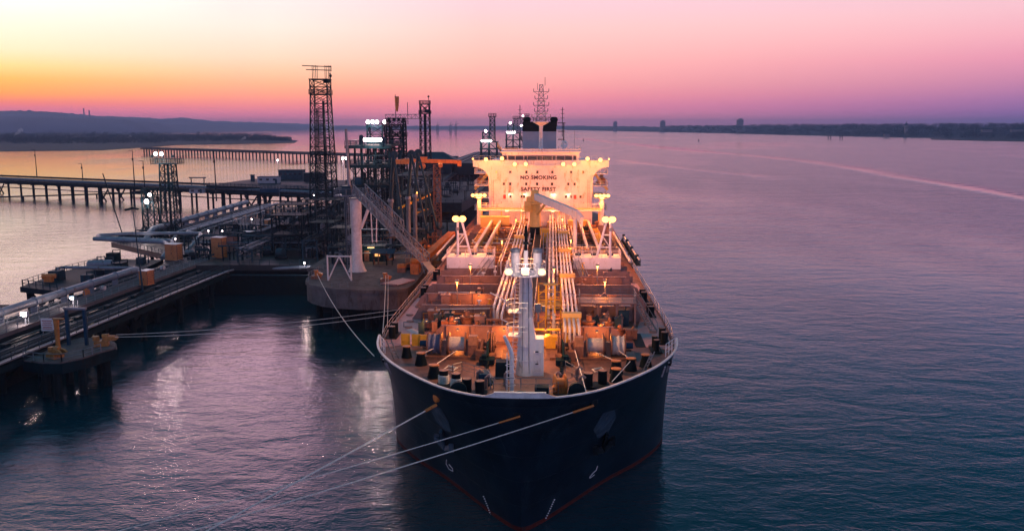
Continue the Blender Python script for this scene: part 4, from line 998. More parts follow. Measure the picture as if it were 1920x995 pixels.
for x,z in ((-9.6,18.6),(9.9,18.6),(0.4,18.6)):
    d_o=SB().box((x,BY-.40,z),(.95,.1,1.9)).part('steel_door',m_white2,acc)
    SB().box((x+.3,BY-.5,z),(.08,.1,.3)).part('handle',m_steel,d_o)
SB().rail([(-9.2,209.0,27.5),(9.2,209.0,27.5)],.9,1.2,.03,2).part('guard_rail',m_white,acc)
for s_ in (-1,1):
    SB().ladder((s_*11.4,BY-.5,17.4),(s_*11.4,BY-.5,24),.5).part('ladder',m_galv,acc)
    for k in range(4): SB().box((s_*14.3,216.5,16.6+k*2.9),(3.4,10,.16)).rail([(s_*15.9,211.6,16.7+k*2.9),(s_*15.9,221.4,16.7+k*2.9)],1.1,1.4,.04).rail([(s_*12.6,211.6,16.7+k*2.9),(s_*15.9,211.6,16.7+k*2.9)],1.1,1.2,.04).part('side_deck',m_white2,acc)
# funnel
fn=SB().box((-.5,226,31.9),(8.4,9,6.6)).part('funnel',m_funnel)
SB().box((-.5,226,36.4),(8.44,9.04,2.4)).part('black_top',m_black,fn)
for x in (-3.2,3.6):
    SB().lathe((x-.5,225,36.5),(0,0,1),[(0,.8),(1.0,.8),(1.5,1.0),(2.0,.95),(2.3,.5)],12).part('exhaust_pipe',m_black,fn)
SB().box((5.0,226,33.2),(1.6,5,.15)).box((5.0,226,35.2),(1.6,5,.15)).box((5.0,226,37.3),(2.0,5,.15)).box((5.6,226,34),(.2,4,6.6)).part('ladder_platform',m_steel,fn)
SB().rail([(-4.7,221.5,37.7),(3.7,221.5,37.7)],1,1.2,.04).part('guard_rail',m_steel,fn)
for x,h in ((-5.4,4.2),(5.2,3.6)):
    mb=SB().box((x,223,37.5),(.18,.18,h*2)); 
    for z in (38.5,39.6,40.6): mb.box((x,223,z),(1.0,.1,.1))
    mb.part('aerial_post',m_steelm)
# radar mast
rm=SB().lathe((0,213,30.6),(0,0,1),[(0,.55),(5.2,.42),(6.0,.5),(6.8,1.9),(7.0,1.9)],12).part('radar_mast',m_white2,smooth=True)
mb=SB().lattice((0,213,37.6),2.2,(0,213,46.2),.8,7,.09,.13)
for z,w in ((38.6,4.4),(40.0,3.2),(41.4,3.6),(43.0,3.0),(44.6,3.6)):
    mb.box((0,213,z),(w,.12,.12)); 
    for s_ in (-1,1): mb.box((s_*w/2,213,z+.35),(.16,.16,.7)); mb.bar((s_*w/2,213,z),(s_*.4,213,z-.9),.08)
mb.part('lattice_top',m_galv,rm)
SB().box((0,212.4,39.4),(3.2,.25,.3)).part('radar_scanner',m_white,rm)
SB().box((0,212.4,42.2),(2.4,.25,.25)).part('radar_scanner',m_white,rm)
SB().tube((.9,213,46),(.9,213,48),.06,5).tube((-.9,213,45),(-.9,213,46.6),.05,5).part('aerial',m_black,rm)
SB().rail([(1.8*math.cos(R(a)),213+1.8*math.sin(R(a)),37.6) for a in range(0,361,45)],1,1,.035).part('guard_rail',m_galv,rm)
SB().lathe((5.5,212.5,30.6),(0,0,1),[(0,.4),(.9,.4),(1.0,.75),(1.5,.88),(2.0,.82),(2.4,.5),(2.55,.1)],14).part('radome',m_white,smooth=True)
SB().rail([(-9.3,209.7,30.65),(-9.3,217,30.65)],1,1.4,.03).rail([(5.6,209.8,30.65),(9.3,209.8,30.65),(9.3,217,30.65)],1,1,.03).part('guard_rail',m_white)
for x,h in ((8.0,6.0),(-11.2,6.6),(4.2,2.2),(9.0,1.8),(7,1.6),(-8.6,1.8)):
    SB().tube((x,212,28.5 if abs(x)>10 else 30.6),(x,212,30.6+h-1),.045,5).part('whip_aerial',m_galv)
SB().box((-7,211,31),(3.2,1.4,.9)).part('signal_locker',m_orange)
SB().rail([(-16,210,28.6),(-9.3,210,28.6)],.9,1.2,.03,2).rail([(9.3,210,28.6),(16,210,28.6)],.9,1.2,.03,2).part('guard_rail',m_white,acc)
# lifeboats in davits, things of their own
for s_,lb in ((-1,'orange lifeboat hanging on the jetty side of the bridge'),(1,'orange lifeboat hanging on the open river side of the bridge')):
    x=15.2*s_; 
    dv=SB()
    for y in (218,226): dv.bar((s_*12.6,y,25.8),(s_*16.4,y,21.0),.5,.6).bar((s_*12.6,y,25.8),(s_*12.6,y,20),.4).bar((s_*14.2,y,26.2),(s_*12.6,y,24),.3)
    dv.box((s_*14,222,19.6),(3.4,12,.3)); dv.box((s_*14,222,16.2),(3.4,12,.2)); dv.part('boat_davit',m_cream)
    wx=x-.0079*0; c0,s0=math.cos(-.0079),math.sin(-.0079); ly=222-SY
    t=empty('lifeboat',(x*c0-ly*s0,SY+x*s0+ly*c0,22.6),lb,'lifeboat','lifeboats beside the bridge',rz=-.0079)
    n=12; vs=[];fs=[]; secs=9
    for i in range(secs):
        f=-1+2*i/(secs-1); wdt=1.35*(1-abs(f)**2.6)**.6+.05; 
        for k in range(n):
            a=2*math.pi*k/n; zz=math.sin(a); vs.append((wdt*math.cos(a),f*4.0,(1.1 if zz<0 else .55)*zz*(1-abs(f)**3*.5)))
    for i in range(secs-1):
        for k in range(n): fs.append((i*n+k,i*n+(k+1)%n,(i+1)*n+(k+1)%n,(i+1)*n+k))
    fs+= [tuple(range(n)),tuple((secs-1)*n+k for k in range(n))]
    MB().add(vs,fs).build('hull',m_orange,t,True)
    MB().lathe((0,-3,.35),(0,1,0),[(0,.2),(.6,1.0),(4.8,1.05),(5.8,.4)],14).build('canopy',m_orange,t,True)
    MB().box((0,2.2,1.5),(.9,1.0,.6)).build('conning_hatch',m_orange,t)
    mb=MB()
    for k in range(4): mb.box((0,-2+k*1.1,.8),(2.1,.35,.3))
    mb.build('window',m_glass,t)
    MB().box((0,0,-.05),(2.9,6.5,.14)).build('rubbing_strake',m_black,t)
light(acc,S(-13.4,198.5,22.5),4600,WARM,'POINT',.5); light(acc,S(13.4,198.5,22.5),4200,WARM,'POINT',.5)
# marks and scuffs on the bow plating
def hside(sd,i,z,off=.03):
    i0=int(i); f=i-i0; a=hullpt(i0,z); b=hullpt(min(NB,i0+1),z); x=a[0]+(b[0]-a[0])*f; y=a[1]+(b[1]-a[1])*f
    tx,ty=b[0]-a[0],b[1]-a[1]; l=math.hypot(tx,ty) or 1; nx,ny=ty/l,-tx/l
    return (sd*(x+nx*off),y+ny*off,z)
def decal(sd,pts,name,m,w):   # polyline mark following the plating
    mb=SB()
    for a,b in zip(pts,pts[1:]):
        A_=hside(sd,*a); B_=hside(sd,*b)
        mb.bar(A_,B_,w,w*.6)
    return mb.part(name,m)
def patch(sd,poly,name,m,cell=.5):   # poly in (i,z)
    n=len(poly); ci=sum(p[0] for p in poly)/n; cz=sum(p[1] for p in poly)/n
    mb=SB(); vs=[hside(sd,ci,cz,.05)]; ring=3
    for q in range(1,ring+1):
        for p in poly: vs.append(hside(sd,ci+(p[0]-ci)*q/ring,cz+(p[1]-cz)*q/ring,.05))
    fs=[(0,1+k,1+(k+1)%n) for k in range(n)]
    for q in range(1,ring):
        o=1+(q-1)*n; o2=o+n
        fs+=[(o+k,o2+k,o2+(k+1)%n,o+(k+1)%n) for k in range(n)]
    mb.add(vs,fs); return mb.part(name,m)

for sd,pl_ in ((-1,[(13.5,3.0),(14,2.3),(13.6,1.8),(12.7,1.9),(12.6,2.3),(13.2,2.55)]),(1,[(12.3,3.0),(12.3,2.5),(11.8,2.4),(11.2,2.1),(11.3,1.9),(12.2,2.0)])):
    decal(sd,pl_,'thruster_mark',m_wtext,.07)
for sd,ii in ((-1,6.2),(1,4.6)):
    mb=SB()
    for k in range(9):
        a=hside(sd,ii-.14*k,1.9-.2*k-(.4 if sd<0 else 0)); b_=hside(sd,ii-.14*k,2.0-.2*k-(.4 if sd<0 else 0)); mb.bar(a,b_,.13,.05)
    mb.part('draught_mark',m_wtext)
m_scuff=mat('scuffed_hull_paint',(.030,.075,.115),.5,var=.6,scale=.9,dirt=(.10,.13,.15),dirt_amt=.3)
patch(-1,[(8.6,11.2),(10.2,11.0),(11.3,10.0),(11.6,8.6),(10.2,7.9),(8.8,8.2),(8.3,9.8)],'scuffed_plate',m_scuff)
patch(1,[(8.6,10.9),(10.6,10.6),(11.8,9.2),(11.6,7.4),(9.8,7.4),(8.2,9.0)],'scuffed_plate',m_scuff)
for sd in (-1,1):
    A_=Vector(hside(sd,11.0,7.6,.25)); B_=Vector(hside(sd,11.4,5.4,.35)); C_=Vector(hside(sd,9.8,6.0,.35)); D_=Vector(hside(sd,12.9,6.0,.35))
    SB().bar(A_,B_,.28,.4).bar(C_,B_,.4,.5).bar(D_,B_,.4,.5).box(tuple(C_),(.5,.3,.9)).box(tuple(D_),(.5,.3,.9)).part('bow_anchor',m_scuff if sd<0 else m_black)
# rope ports in the bow plating
def port(sd,i,z,m=m_orange):
    c=hside(sd,i,z,.02); d=Vector(hside(sd,i,z,1.0))-Vector(hside(sd,i,z,0))
    SB().lathe(c,d,[(-.1,.42),(.12,.42),(.16,.34)],14).part('rope_port',m)
port(-1,8.5,12.45); port(-1,.2,12.3,m_black); port(1,6.5,12.8,m_black); port(-1,20,13.2,m_black); port(1,20,13.2,m_black); port(-1,31,12.6,m_black)
for sd in (-1,1):
    mb=SB()
    for a,b in (((19.5,13.3),(21.5,11.5)),((18.5,13.1),(19.5,11.6)),((20.5,13.3),(23.5,11.9))):
        mb.bar(hside(sd,*a,.05),hside(sd,*b,.05),.16,.1)
    mb.part('rubbing_bar',m_white2)

# ================================================================== jetty
def qy(X,Y,y):
    u=(X-960)/FPX; v=(Y-497.5)/FPX
    fw=math.cos(PITCH)-v*math.sin(PITCH); up=-math.sin(PITCH)-v*math.cos(PITCH)
    dx=-math.sin(YAW)*fw+math.cos(YAW)*u; dy=math.cos(YAW)*fw+math.sin(YAW)*u
    t=y/dy; return (CAMX+dx*t,CAMH+up*t)
JX=lambda y: -75.9+.045*(y-123)
def jp(off,y,z): return (JX(y)+off,y,z)
def lampbox(p,s_,parent,e=e_pink,dirn=(0,-1),lens=True):
    f=MB().box(p,(s_*1.1,s_*.6,s_*1.1)).build('floodlight',m_steelm,parent)
    MB().sphere((p[0],p[1]-s_*.36,p[2]),s_*.55,10,(1,.3,1)).build('lens',e,f); return f
# concrete loading platform
lp=empty('loading_platform',(-33,165,0),'weathered concrete loading platform with a rounded end beside the ship','jetty platform')
def L_(mb,name,m,parent=None,smooth=False):
    mb.v=[(a+33,b-165,c) for a,b,c in mb.v]; return mb.build(name,m,parent or lp,smooth)
rim=[(-43,175),(-43,163.5),(-42.2,160),(-40.5,157),(-38,154.5),(-35,152.8),(-31,151.9),(-27,151.8),(-24,152.6),(-22.4,154),(-21.8,158),(-21.8,262),(-46,262),(-46,175)]
L_(MB().prism(rim,4.4,7.4),'concrete_cap',m_conc)
cxm=-33;cym=200
rim2=[(x+(-.22 if x<-40 else .22 if x<-25 and False else 0),y-(.22 if y<160 else 0)) for x,y in rim]
L_(MB().prism(rim2,7.4,8.0),'deck_kerb',m_conc)
mbs=0
for y in (156,164,172,184,196,208,220,232,244,256):
    for x in (-41,-36,-30,-25):
        if y<158 and x in(-41,-25): continue
        L_(MB().tube((x,y,-3),(x,y,4.5),.6,10),'pile',m_pile)
L_(MB().box((-21.4,158,3.6),(.9,2.4,5.2)).box((-21.4,172,3.6),(.9,2.4,5.2)).box((-21.4,190,3.6),(.9,2.4,5.2)).box((-21.4,210,3.6),(.9,2.4,5.2)),'fender',m_black)
L_(MB().rail([(-42.6,174,8),(-42.6,163.5,8),(-41.8,160,8)],1.1,1.6,.04).rail([(-33,153.6,8),(-36,154,8)],1.1,1.5,.04),'guard_rail',m_galv)
# jetty head deck behind
m_deckd=mat('black_wet_deck_plate',(.012,.018,.022),.55,var=.5,scale=.4,dirt=(.03,.03,.03),dirt_amt=.3)
jh=empty('jetty_platform',(-62,240,0),'dark steel jetty head crowded with pipework on piles','jetty platform')
def H_(mb,name,m,parent=None,smooth=False):
    mb.v=[(a+62,b-240,c) for a,b,c in mb.v]; return mb.build(name,m,parent or jh,smooth)
hp=[(-46.2,186),(-66,186),(-80,184),(-86,200),(-110,222),(-112,262),(-96,282),(-78,284),(-78,300),(-46.2,300)]
H_(MB().prism(hp[::-1],5.6,6.9),'deck',m_deckd)
H_(MB().rail([(-46.4,186,6.9),(-66,186,6.9)],1.1,2,.04).rail([(-86,200,6.9),(-110,222,6.9),(-112,262,6.9),(-96,282,6.9),(-78,284,6.9)],1.1,2,.04),'guard_rail',m_steelm)
for y in range(190,300,14):
    for x in (-50,-58,-66,-74,-82,-92,-104):
        if (x<-82 and y<220) or (x<-78 and y>275): continue
        H_(MB().tube((x,y,-3),(x,y,5.7),.5,8),'pile',m_pile)
H_(MB().prism([(-84,188),(-46.3,188),(-46.3,188.6),(-84,188.6)],-1,5.6),'under_deck_dark_screen',m_pile)  # solid dark screen added to black out the space under the head
L_(MB().prism([(-42,170),(-22.4,166),(-22.4,166.6),(-42,170.6)],-1,4.4),'under_deck_dark_screen',m_pile)  # added dark screens, keep the underside of the loading platform black
L_(MB().prism([(-42,170.6),(-41.4,170.6),(-41.4,262),(-42,262)],-1,4.4),'under_deck_dark_screen',m_pile)
# near approach walkway
aw=empty('approach_walkway',(JX(150),150,0),'concrete road of the approach jetty running in from the left foreground','jetty walkway')
def W_(mb,name,m,parent=None,smooth=False):
    mb.v=[(a-JX(150),b-150,c) for a,b,c in mb.v]; return mb.build(name,m,parent or aw,smooth)
def strip(o0,o1,y0,y1,z0,z1): return MB().prism([(JX(y0)+o0,y0),(JX(y0)+o1,y0),(JX(y1)+o1,y1),(JX(y1)+o0,y1)],z0,z1)
W_(strip(-3.5,0,62,198,6.4,7.0),'road_deck',m_road)
W_(strip(-7.0,-3.7,62,186,5.2,5.7),'pipe_deck',m_steel)
W_(strip(-3.6,.1,62,190,5.5,6.38),'edge_beam',m_steel)
for o in (-3.4,-.1): W_(MB().rail([jp(o,62,7),jp(o,190,7)],1.1,2.6,.045,3),'guard_rail',m_galv)
for k,y in enumerate(range(70,186,9)):
    for o in (-6,-1.5,3.4): W_(MB().tube(jp(o,y,-3),jp(o,y,5.6),.55,9),'pile',m_pile)
    W_(MB().bar(jp(-6.6,y,5.0),jp(8.6,y,5.0),.8,.8),'crosshead',m_pile)
    W_(MB().bar(jp(-6,y,.4),jp(-1.5,y,4.8),.35).bar(jp(3.4,y,.4),jp(-1.5,y,4.8),.35).bar(jp(3.4,y,1.2),jp(3.4,min(y+9,186),4.6),.35),'brace',m_pile)
for a_,b_ in ((62,138.8),(141.4,143.6),(145.8,152.4),(153.6,188.9)): W_(strip(1.8,2.2,a_,b_,-1,5.4),'under_deck_dark_screen',m_pile)  # dark screen added under the road, darkens the gap and its reflection
cw2=empty('catwalk',(JX(150)+8,150,0),'narrow outer catwalk on the ship side of the approach road','jetty walkway')
def K_(mb,name,m,parent=None): 
    mb.v=[(a-JX(150)-8,b-150,c) for a,b,c in mb.v]; return mb.build(name,m,parent or cw2)
K_(strip(8.0,8.5,62,182,6.1,6.3),'deck',m_galv)
K_(strip(7.0,8.0,62,182,5.9,6.1),'grating',m_steelm)
K_(strip(6.8,8.6,62,182,5.0,5.85),'edge_beam',m_steel)
for o in (7.0,8.5): K_(MB().rail([jp(o,62,6.3),jp(o,182,6.3)],1.1,3,.04,3),'guard_rail',m_steelm)
for y in range(76,182,14): K_(MB().tube(jp(7.9,y,-3),jp(7.9,y,5.2),.5,9).bar(jp(7.9,y-1.8,0),jp(7.9,y+1.8,5),.35),'pile',m_pile)
cr_=empty('cable_rack',(JX(150)+4,150,0),'dark bundle of service pipes and trays between the road and the outer catwalk','cable rack')
for k,(o,z,r) in enumerate([(1.2,6.0,.16),(1.9,5.8,.22),(2.7,5.8,.12),(3.4,5.7,.28),(4.4,5.8,.14),(5.2,5.7,.2),(6.0,5.9,.1)]):
    mb=MB().tube(jp(o,62,z),jp(o,184,z),r,7); mb.v=[(a-JX(150)-4,b-150,c) for a,b,c in mb.v]; mb.build('service_pipe',[m_pipe2,m_steel,m_steelm][k%3],cr_,True)
for y in range(70,184,9):
    mb=MB().bar(jp(.4,y,5.5),jp(6.8,y,5.5),.3,.2).box(jp(2.4,y+3,6.0),(.7,1.4,.7)); mb.v=[(a-JX(150)-4,b-150,c) for a,b,c in mb.v]; mb.build('bearer',m_steel,cr_)
# pipelines along the approach
def pipeline(pts,r,label,m=m_pipe,n=12,group='pipelines on the jetty',name='pipeline',flange=0,sup=0,zb=5.9):
    t=empty(name,tuple(pts[0]),label,'pipe',group); o=Vector(pts[0])
    q=[]
    P_=[Vector(p) for p in pts]
    for i,p in enumerate(P_):       # round the bends
        if 0<i<len(P_)-1:
            a=(P_[i-1]-p); b=(P_[i+1]-p); d=min(2.5*r+.3,a.length*.45,b.length*.45)
            p0=p+a.normalized()*d; p2=p+b.normalized()*d
            for k in range(5):
                f=k/4; q.append(p0*(1-f)**2+p*2*f*(1-f)+p2*f*f)
        else: q.append(p)
    mb=MB().path([p-o for p in q],r,n); cnt=0
    for a,b in zip(P_,P_[1:]):
        L0=(b-a).length; k=int(L0/(flange or 9))
        for i in range(1,k+1):
            c=a.lerp(b,i/(k+1))-o; d=(b-a).normalized(); mb.lathe(c-d*.1,d,[(0,r*1.22),(.2,r*1.22)],n); cnt+=1
            if sup and abs(d.z)<.3: mb.box((c.x,c.y,(zb-o.z+c.z-r)/2 if False else (c.z-r+(zb-o.z))/2),(r*1.6,.3,max(.05,(c.z-r)-(zb-o.z))))
    mb.build('pipe',m,t,True)
    return t
pipeline([jp(-5.2,62,8.5),jp(-5.2,170,8.5),jp(-5.2,174,6.2)],.66,'thick pale pipe, largest of those along the approach road',m_pipe,16,sup=1,zb=5.7)
pipeline([jp(-4.0,62,7.0),jp(-4.0,186,7.0)],.2,'slim bright pipe between the thick pale pipe and the road',m_galv,sup=1,zb=5.7)
pipeline([jp(-4.5,62,6.2),jp(-4.5,186,6.2)],.24,'low dark pipe next to the approach road railing',m_pipe2,sup=1,zb=5.7)
pipeline([jp(-6.4,62,6.6),jp(-6.4,186,6.6)],.3,'dark pipe on the water side of the thick pale pipe',m_pipe2,sup=1,zb=5.7)
for k,(o,y,lb) in enumerate([(-4.2,150,'round orange valve wheel beside the road near the small cabinet'),(-4.2,155,'white drum end beside the orange valve wheel'),(-4.2,178,'small white drum end by the slanted orange shelter')]):
    c=jp(o,y,7.0); t=empty('isolating_valve' if k==0 else 'drum',c,lb,'valve' if k==0 else 'drum')
    MB().lathe((0,0,.5),(1,-.3,0),[(0,.75 if k==0 else .4),(.25 if k==0 else .8,.75 if k==0 else .4)],16).build('wheel' if k==0 else 'shell',m_orange if k==0 else m_white2,t)
    MB().box((0,0,-.6),(.4,.4,1.6)).build('stand',m_steelm,t)
# bundle on the head
for k,(o,r,z,m,lb) in enumerate([(0,.75,9.8,m_pipe,'thick pale pipe at the left of the bundle on the jetty head'),(3.2,.28,9.0,m_pipe2,'slim pipe second from the left in the bundle'),(5.0,.3,9.0,m_pipe2,'dark pipe in the middle of the bundle'),(7.0,.34,9.1,m_pipe,'grey pipe right of the middle of the bundle'),(9.2,.42,9.2,m_pipe,'pale pipe at the right of the bundle on the jetty head'),(11.2,.22,8.9,m_galv,'thin pipe on the right edge of the bundle')]):
    y0=[226,236,232,226,222,232][k]
    pts=[(-101+o-.4,y0-3,7.2),(-101+o,y0,z),(-104+o*1.2,310,z)]
    if k==4: pts=[(-86,216,8.0),(-86,222,z),(-91.8,226,z),(-93,310,z)]
    pipeline(pts,r,lb,m,14 if r>.5 else 10,'pipes bundled on the jetty head',sup=1,zb=6.9)
pipeline([(-84,199,8.9),(-87,206,9.5),(-107,211,9.5),(-110,215,9.5),(-104,219,9.5),(-86,221,9.5),(-83,213,9.5),(-83,205,7.4)],.42,'looped pipe jutting out over the water on the left of the head',m_pipe,12,'pipes bundled on the jetty head')
pipeline([(-107,207.8,9.6),(-88,204,9.4),(-84,198,9.0),(-84,193,7.2)],.5,'pale pipe along the near edge of the pipe loop',m_pipe,14,'pipes bundled on the jetty head')
pipeline([(-96,170,7.2),(-96,172,8.4),(-80,172,8.4),(-79.6,172,6.2)],.3,'short pale pipe from the small berth to the head',m_pipe,10,'pipes bundled on the jetty head')
pipeline([(-67,183,5.6),(-62,192,6.2),(-58,192,6.2),(-57,190,6.2),(-43.2,183,6.2)],.22,'thin bent walkway pipe between the head and the loading platform',m_galv,8,'pipes on the gap between the decks')
pipeline([(-58,186.5,6.0),(-43.2,184.5,7.0)],.35,'straight pale pipe reaching the loading platform',m_pipe,10,'pipes on the gap between the decks')
pipeline([(-66,184,5.0),(-43.2,181.5,5.4)],.18,'lowest thin pipe between the head and loading platform',m_pipe2,8,'pipes on the gap between the decks')
pipeline([(-72,262,9),(-60,250,9.2),(-52,250,9.2),(-50,246,12),(-50,240,12)],.4,'bent grey pipe climbing towards the process frame',m_pipe,10,'pipes around the process frame')
pipeline([(-78,280,10.2),(-66,280,10.2),(-62,274,7.4)],.42,'short pale pipe with sloping end on the jetty head',m_pipe,10,'pipes around the process frame')
# small berth dolphin left
sd_=empty('small_berth',(-92,172,0),'small dark berth platform with bracing over the pink water at left','jetty platform')
def B_(mb,name,m,parent=None,smooth=False):
    mb.v=[(a+92,b-172,c) for a,b,c in mb.v]; return mb.build(name,m,parent or sd_,smooth)
B_(MB().prism([(-97.5,161),(-88,157),(-83,175),(-85,196),(-97,196),(-99,180)],5.4,6.4),'deck',m_steel)
for x,y in ((-97,163),(-91,160),(-88,172),(-96,176),(-96,190),(-88,190)):
    B_(MB().tube((x,y,-3),(x,y,5.6),.5,9),'pile',m_pile)
B_(MB().bar((-97,163,0),(-91,160,5.5),.4).bar((-91,160,0),(-97,163,5.5),.4).bar((-97,163,.5),(-96,176,5.5),.4).bar((-96,176,.5),(-97,163,5.5),.4),'brace',m_pile)
B_(MB().rail([(-97.3,161.5,6.4),(-88.3,157.5,6.4)],1.3,1.8,.06,2).rail([(-97.5,162,6.4),(-98.8,180,6.4),(-97,196,6.4)],1.1,2,.05,2),'guard_rail',m_steelm)
B_(MB().lathe((-95,181,7.6),(1,.3,0),[(0,.3),(.3,.8),(5.0,.8),(5.3,.3)],12),'tank',m_pipe,None,True)
rnd=random.Random(21)
for k in range(10):
    x=rnd.uniform(-96,-87); y=rnd.uniform(164,194); h=rnd.uniform(.8,2.2)
    B_(MB().box((x,y,6.4+h/2),(rnd.uniform(1,2.5),rnd.uniform(1,2.5),h)).path([(x,y,6.4+h),(x,y,7+h),(x+1.5,y+.4,7+h),(x+1.5,y+.4,6.4)],.14,6),'machinery',rnd.choice([m_steel,m_steelm,m_pipe2]))
B_(MB().tube((-96,166,7.6),(-93.6,166.6,7.6),.5,10).box((-94.8,166.2,7),(1.6,.8,1)),'hook_unit',m_orange)
t=empty('mooring_hook_unit',(-91.5,144,0),'small dark mooring dolphin with a coil at the left edge','mooring dolphin')
MB().tube((0,0,-3),(0,0,5),1.1,10).tube((0,0,5),(0,0,5.5),2.4,14).build('pile_cap',m_pile,t)
MB().lathe((-.8,0,6.4),(0,1,0),[(0,.8),(1.2,.8)],12).box((0,.6,5.9),(2.8,1.8,.6)).build('hook',m_steel,t)
# mooring dolphin with yellow hooks near left
md=empty('mooring_dolphin',(-63,117,0),'rounded walkway dolphin with yellow quick release hooks in the left foreground','mooring dolphin')
def D_(mb,name,m,parent=None,smooth=False):
    mb.v=[(a+63,b-117,c) for a,b,c in mb.v]; return mb.build(name,m,parent or md,smooth)
dpoly=[(-68,112.4),(-64.5,111.2),(-62,111.2),(-60.2,113.6),(-59.4,117.0),(-58.4,119.2),(-60.2,122.6),(-63,124.6),(-66.4,125),(-68.6,120)]
D_(MB().prism(dpoly,4.0,5.4),'concrete_cap',m_steel); D_(MB().prism([(x*1.004,y) for x,y in dpoly],5.4,5.6),'kerb',m_conc)
for x,y in ((-63.5,112.6),(-61.4,115),(-60.2,119.4),(-63,123),(-66,120),(-66,114)): D_(MB().tube((x,y,-3),(x,y,4.2),.55,9),'pile',m_pile)
D_(MB().rail([(-68,112.6,5.6),(-64.5,111.4,5.6),(-62.1,111.4,5.6),(-60.4,113.8,5.6),(-59.6,117,5.6)],1.1,1.5,.05,2),'guard_rail',m_galv)
def hook(x,y,label,a=0,post=False):
    t=empty('quick_release_hook',(x,y,5.6),label,'mooring hook','yellow mooring hooks',rz=a)
    MB().box((0,0,.35),(1.9,1.5,.7)).lathe((-.7,0,.8),(0,0,1),[(0,.5),(.6,.45)],10).build('base',m_ochre,t)
    for s_ in (-.4,.4): MB().prism_y([(0,.7),(1.9,.7),(2.3,1.0),(1.7,1.3),(.4,1.4)],s_-.14,s_+.14).build('hook',m_ochre,t)
    MB().lathe((.1,0,1.35),(1,0,0),[(0,.3),(.9,.3)],10).build('capstan_motor',m_ochre,t)
hook(-61.2,120.4,'yellow mooring hook with the long double rope attached',R(20))
hook(-64.2,113.6,'yellow mooring hook at the foot of the tall yellow post',R(-30))
t=empty('capstan_post',(-65.4,116.6,5.6),'tall yellow post with flat top beside the white sign','post')
MB().lathe((0,0,0),(0,0,1),[(0,.5),(1,.3),(3.6,.34),(4.6,.42)],10).build('post',m_ochre,t); MB().box((.3,0,4.7),(1.5,.5,.14)).build('arm',m_ochre,t)
t=empty('portal_frame',(-64.8,120.6,5.6),'blue steel portal frame beside the near approach road','frame')
for s_ in (-1,1): MB().box((s_*1.3,0,2.6),(.4,.4,5.2)).build('leg',m_blue,t)
MB().box((0,0,5.3),(3.2,.5,.3)).build('crossbeam',m_galv,t)
t=empty('notice_board',(-71.6,125.0,6.2),'white notice board with red lines hung on the approach railing','sign')
MB().box((0,0,1.3),(1.9,.08,1.9)).build('panel',m_white2,t)
for k,z in enumerate((1.9,1.6,1.3,.95,.7)): MB().box((0,-.06,z),(1.5-.2*(k%2),.03,.1)).build('red_line',m_red,t)
MB().box((-.8,.1,0),(.1,.1,1.6)).box((.8,.1,0),(.1,.1,1.6)).build('post',m_galv,t)
# lit lamp posts on the approach
def walk_lamp(x,y,z,h,label,e=260,s_=.5,group='lit lamps on the approach road',box=False):
    t=empty('lamp_post',(x,y,z),label,'lamp',group)
    MB().lathe((0,0,0),(0,0,1),[(0,.16),(.3,.1),(h,.07)],8).build('post',m_galv,t)
    f=MB().box((0,-.15,h+.1),(s_*1.4,.5,s_*.9)).build('lamp_head',m_white2 if box else m_steelm,t)
    MB().sphere((0,-.42,h-.02),s_*.5,10,(1,.5,.8)).build('lens',e_pink,f)
    light(f,(0,-.9,h-.1),e,PINK,'POINT',.2); return t
a=jp(-.6,140,7); walk_lamp(a[0],a[1],7,1.6,'bright lamp halfway along the near approach road',420,.55)
a=jp(-.7,127.5,7); walk_lamp(a[0],a[1],7,1.5,'lit white boxed lamp nearest the left edge on the approach',420,.7,box=True)
# shelter boxes
def cabinet(x,y,z,w,d,h,label,m=m_orange,rz=0.0):
    t=empty('equipment_shelter',(x,y,z),label,'shelter','box shelters on the jetty',rz=rz)
    MB().box((0,0,h/2),(w,d,h)).build('housing',m,t)
    MB().box((0,0,h+.05),(w*1.08,d*1.08,.1)).build('roof',m_white2 if m!=m_orange else m_yellow,t)
    MB().box((-w*.1,-d/2-.04,h*.46),(w*.55,.07,h*.8)).build('door',m,t)
    MB().box((w*.1,-d/2-.11,h*.45),(.08,.08,.35)).build('handle',m_steel,t)
    mb=MB()
    for q in range(6): mb.box((w/2+.03,0,h*(.18+.12*q)),(.05,d*.86,.06))
    mb.box((w/2+.03,-d*.43,h*.5),(.05,.08,h*.9)).box((w/2+.03,d*.43,h*.5),(.05,.08,h*.9)).build('side_louvre',m_steelm,t)
    MB().box((0,0,-.06),(w*1.15,d*1.15,.12)).build('plinth',m_steelm,t)
m_tan=mat('orange_tan_panel',(.50,.20,.07),.6,var=.15,scale=1,dirt=(.2,.08,.04),dirt_amt=.2)
m_pinkp=mat('faded_pink_panel',(.42,.24,.20),.6,var=.15,scale=1)
for X,Y,z,w,h,lb,m in [(276,533,7.0,1.7,2.7,'small orange cabinet on the approach road',m_tan),(327,487,7.0,3.0,3.6,'orange shelter with slanted top edge left of the tall one',m_tan),(412,482,6.9,2.6,4.6,'tall orange shelter at the end of the approach road',m_tan),(433,470,6.9,3.0,3.6,'pale pink shelter directly behind the tall orange one',m_pinkp),(466,456,6.9,2.4,3.0,'dull grey pink shelter on the head',m_steelm),(548,448,6.9,2.6,4.4,'tall orange shelter farthest right on the jetty head',m_tan),(505,443,6.9,1.2,4.6,'slim upright orange cabinet on the jetty head',m_tan),(277,533,3,1,1,'',None)]:
    if m is None: continue
    x,y=px(X,Y,z); cabinet(x,y,z,w,2.2,h,lb,m,R(-15))
x,y=px(573,450,7); t=empty('skip',(x,y,6.9),'low orange skip beside the tall orange shelter','skip')
MB().prism_y([(-2,0),(2,0),(2.4,1.4),(-2.4,1.4)],-1.2,1.2).build('body',m_orange,t); MB().box((0,0,1.45),(5,2.6,.12)).build('rim',m_red,t)
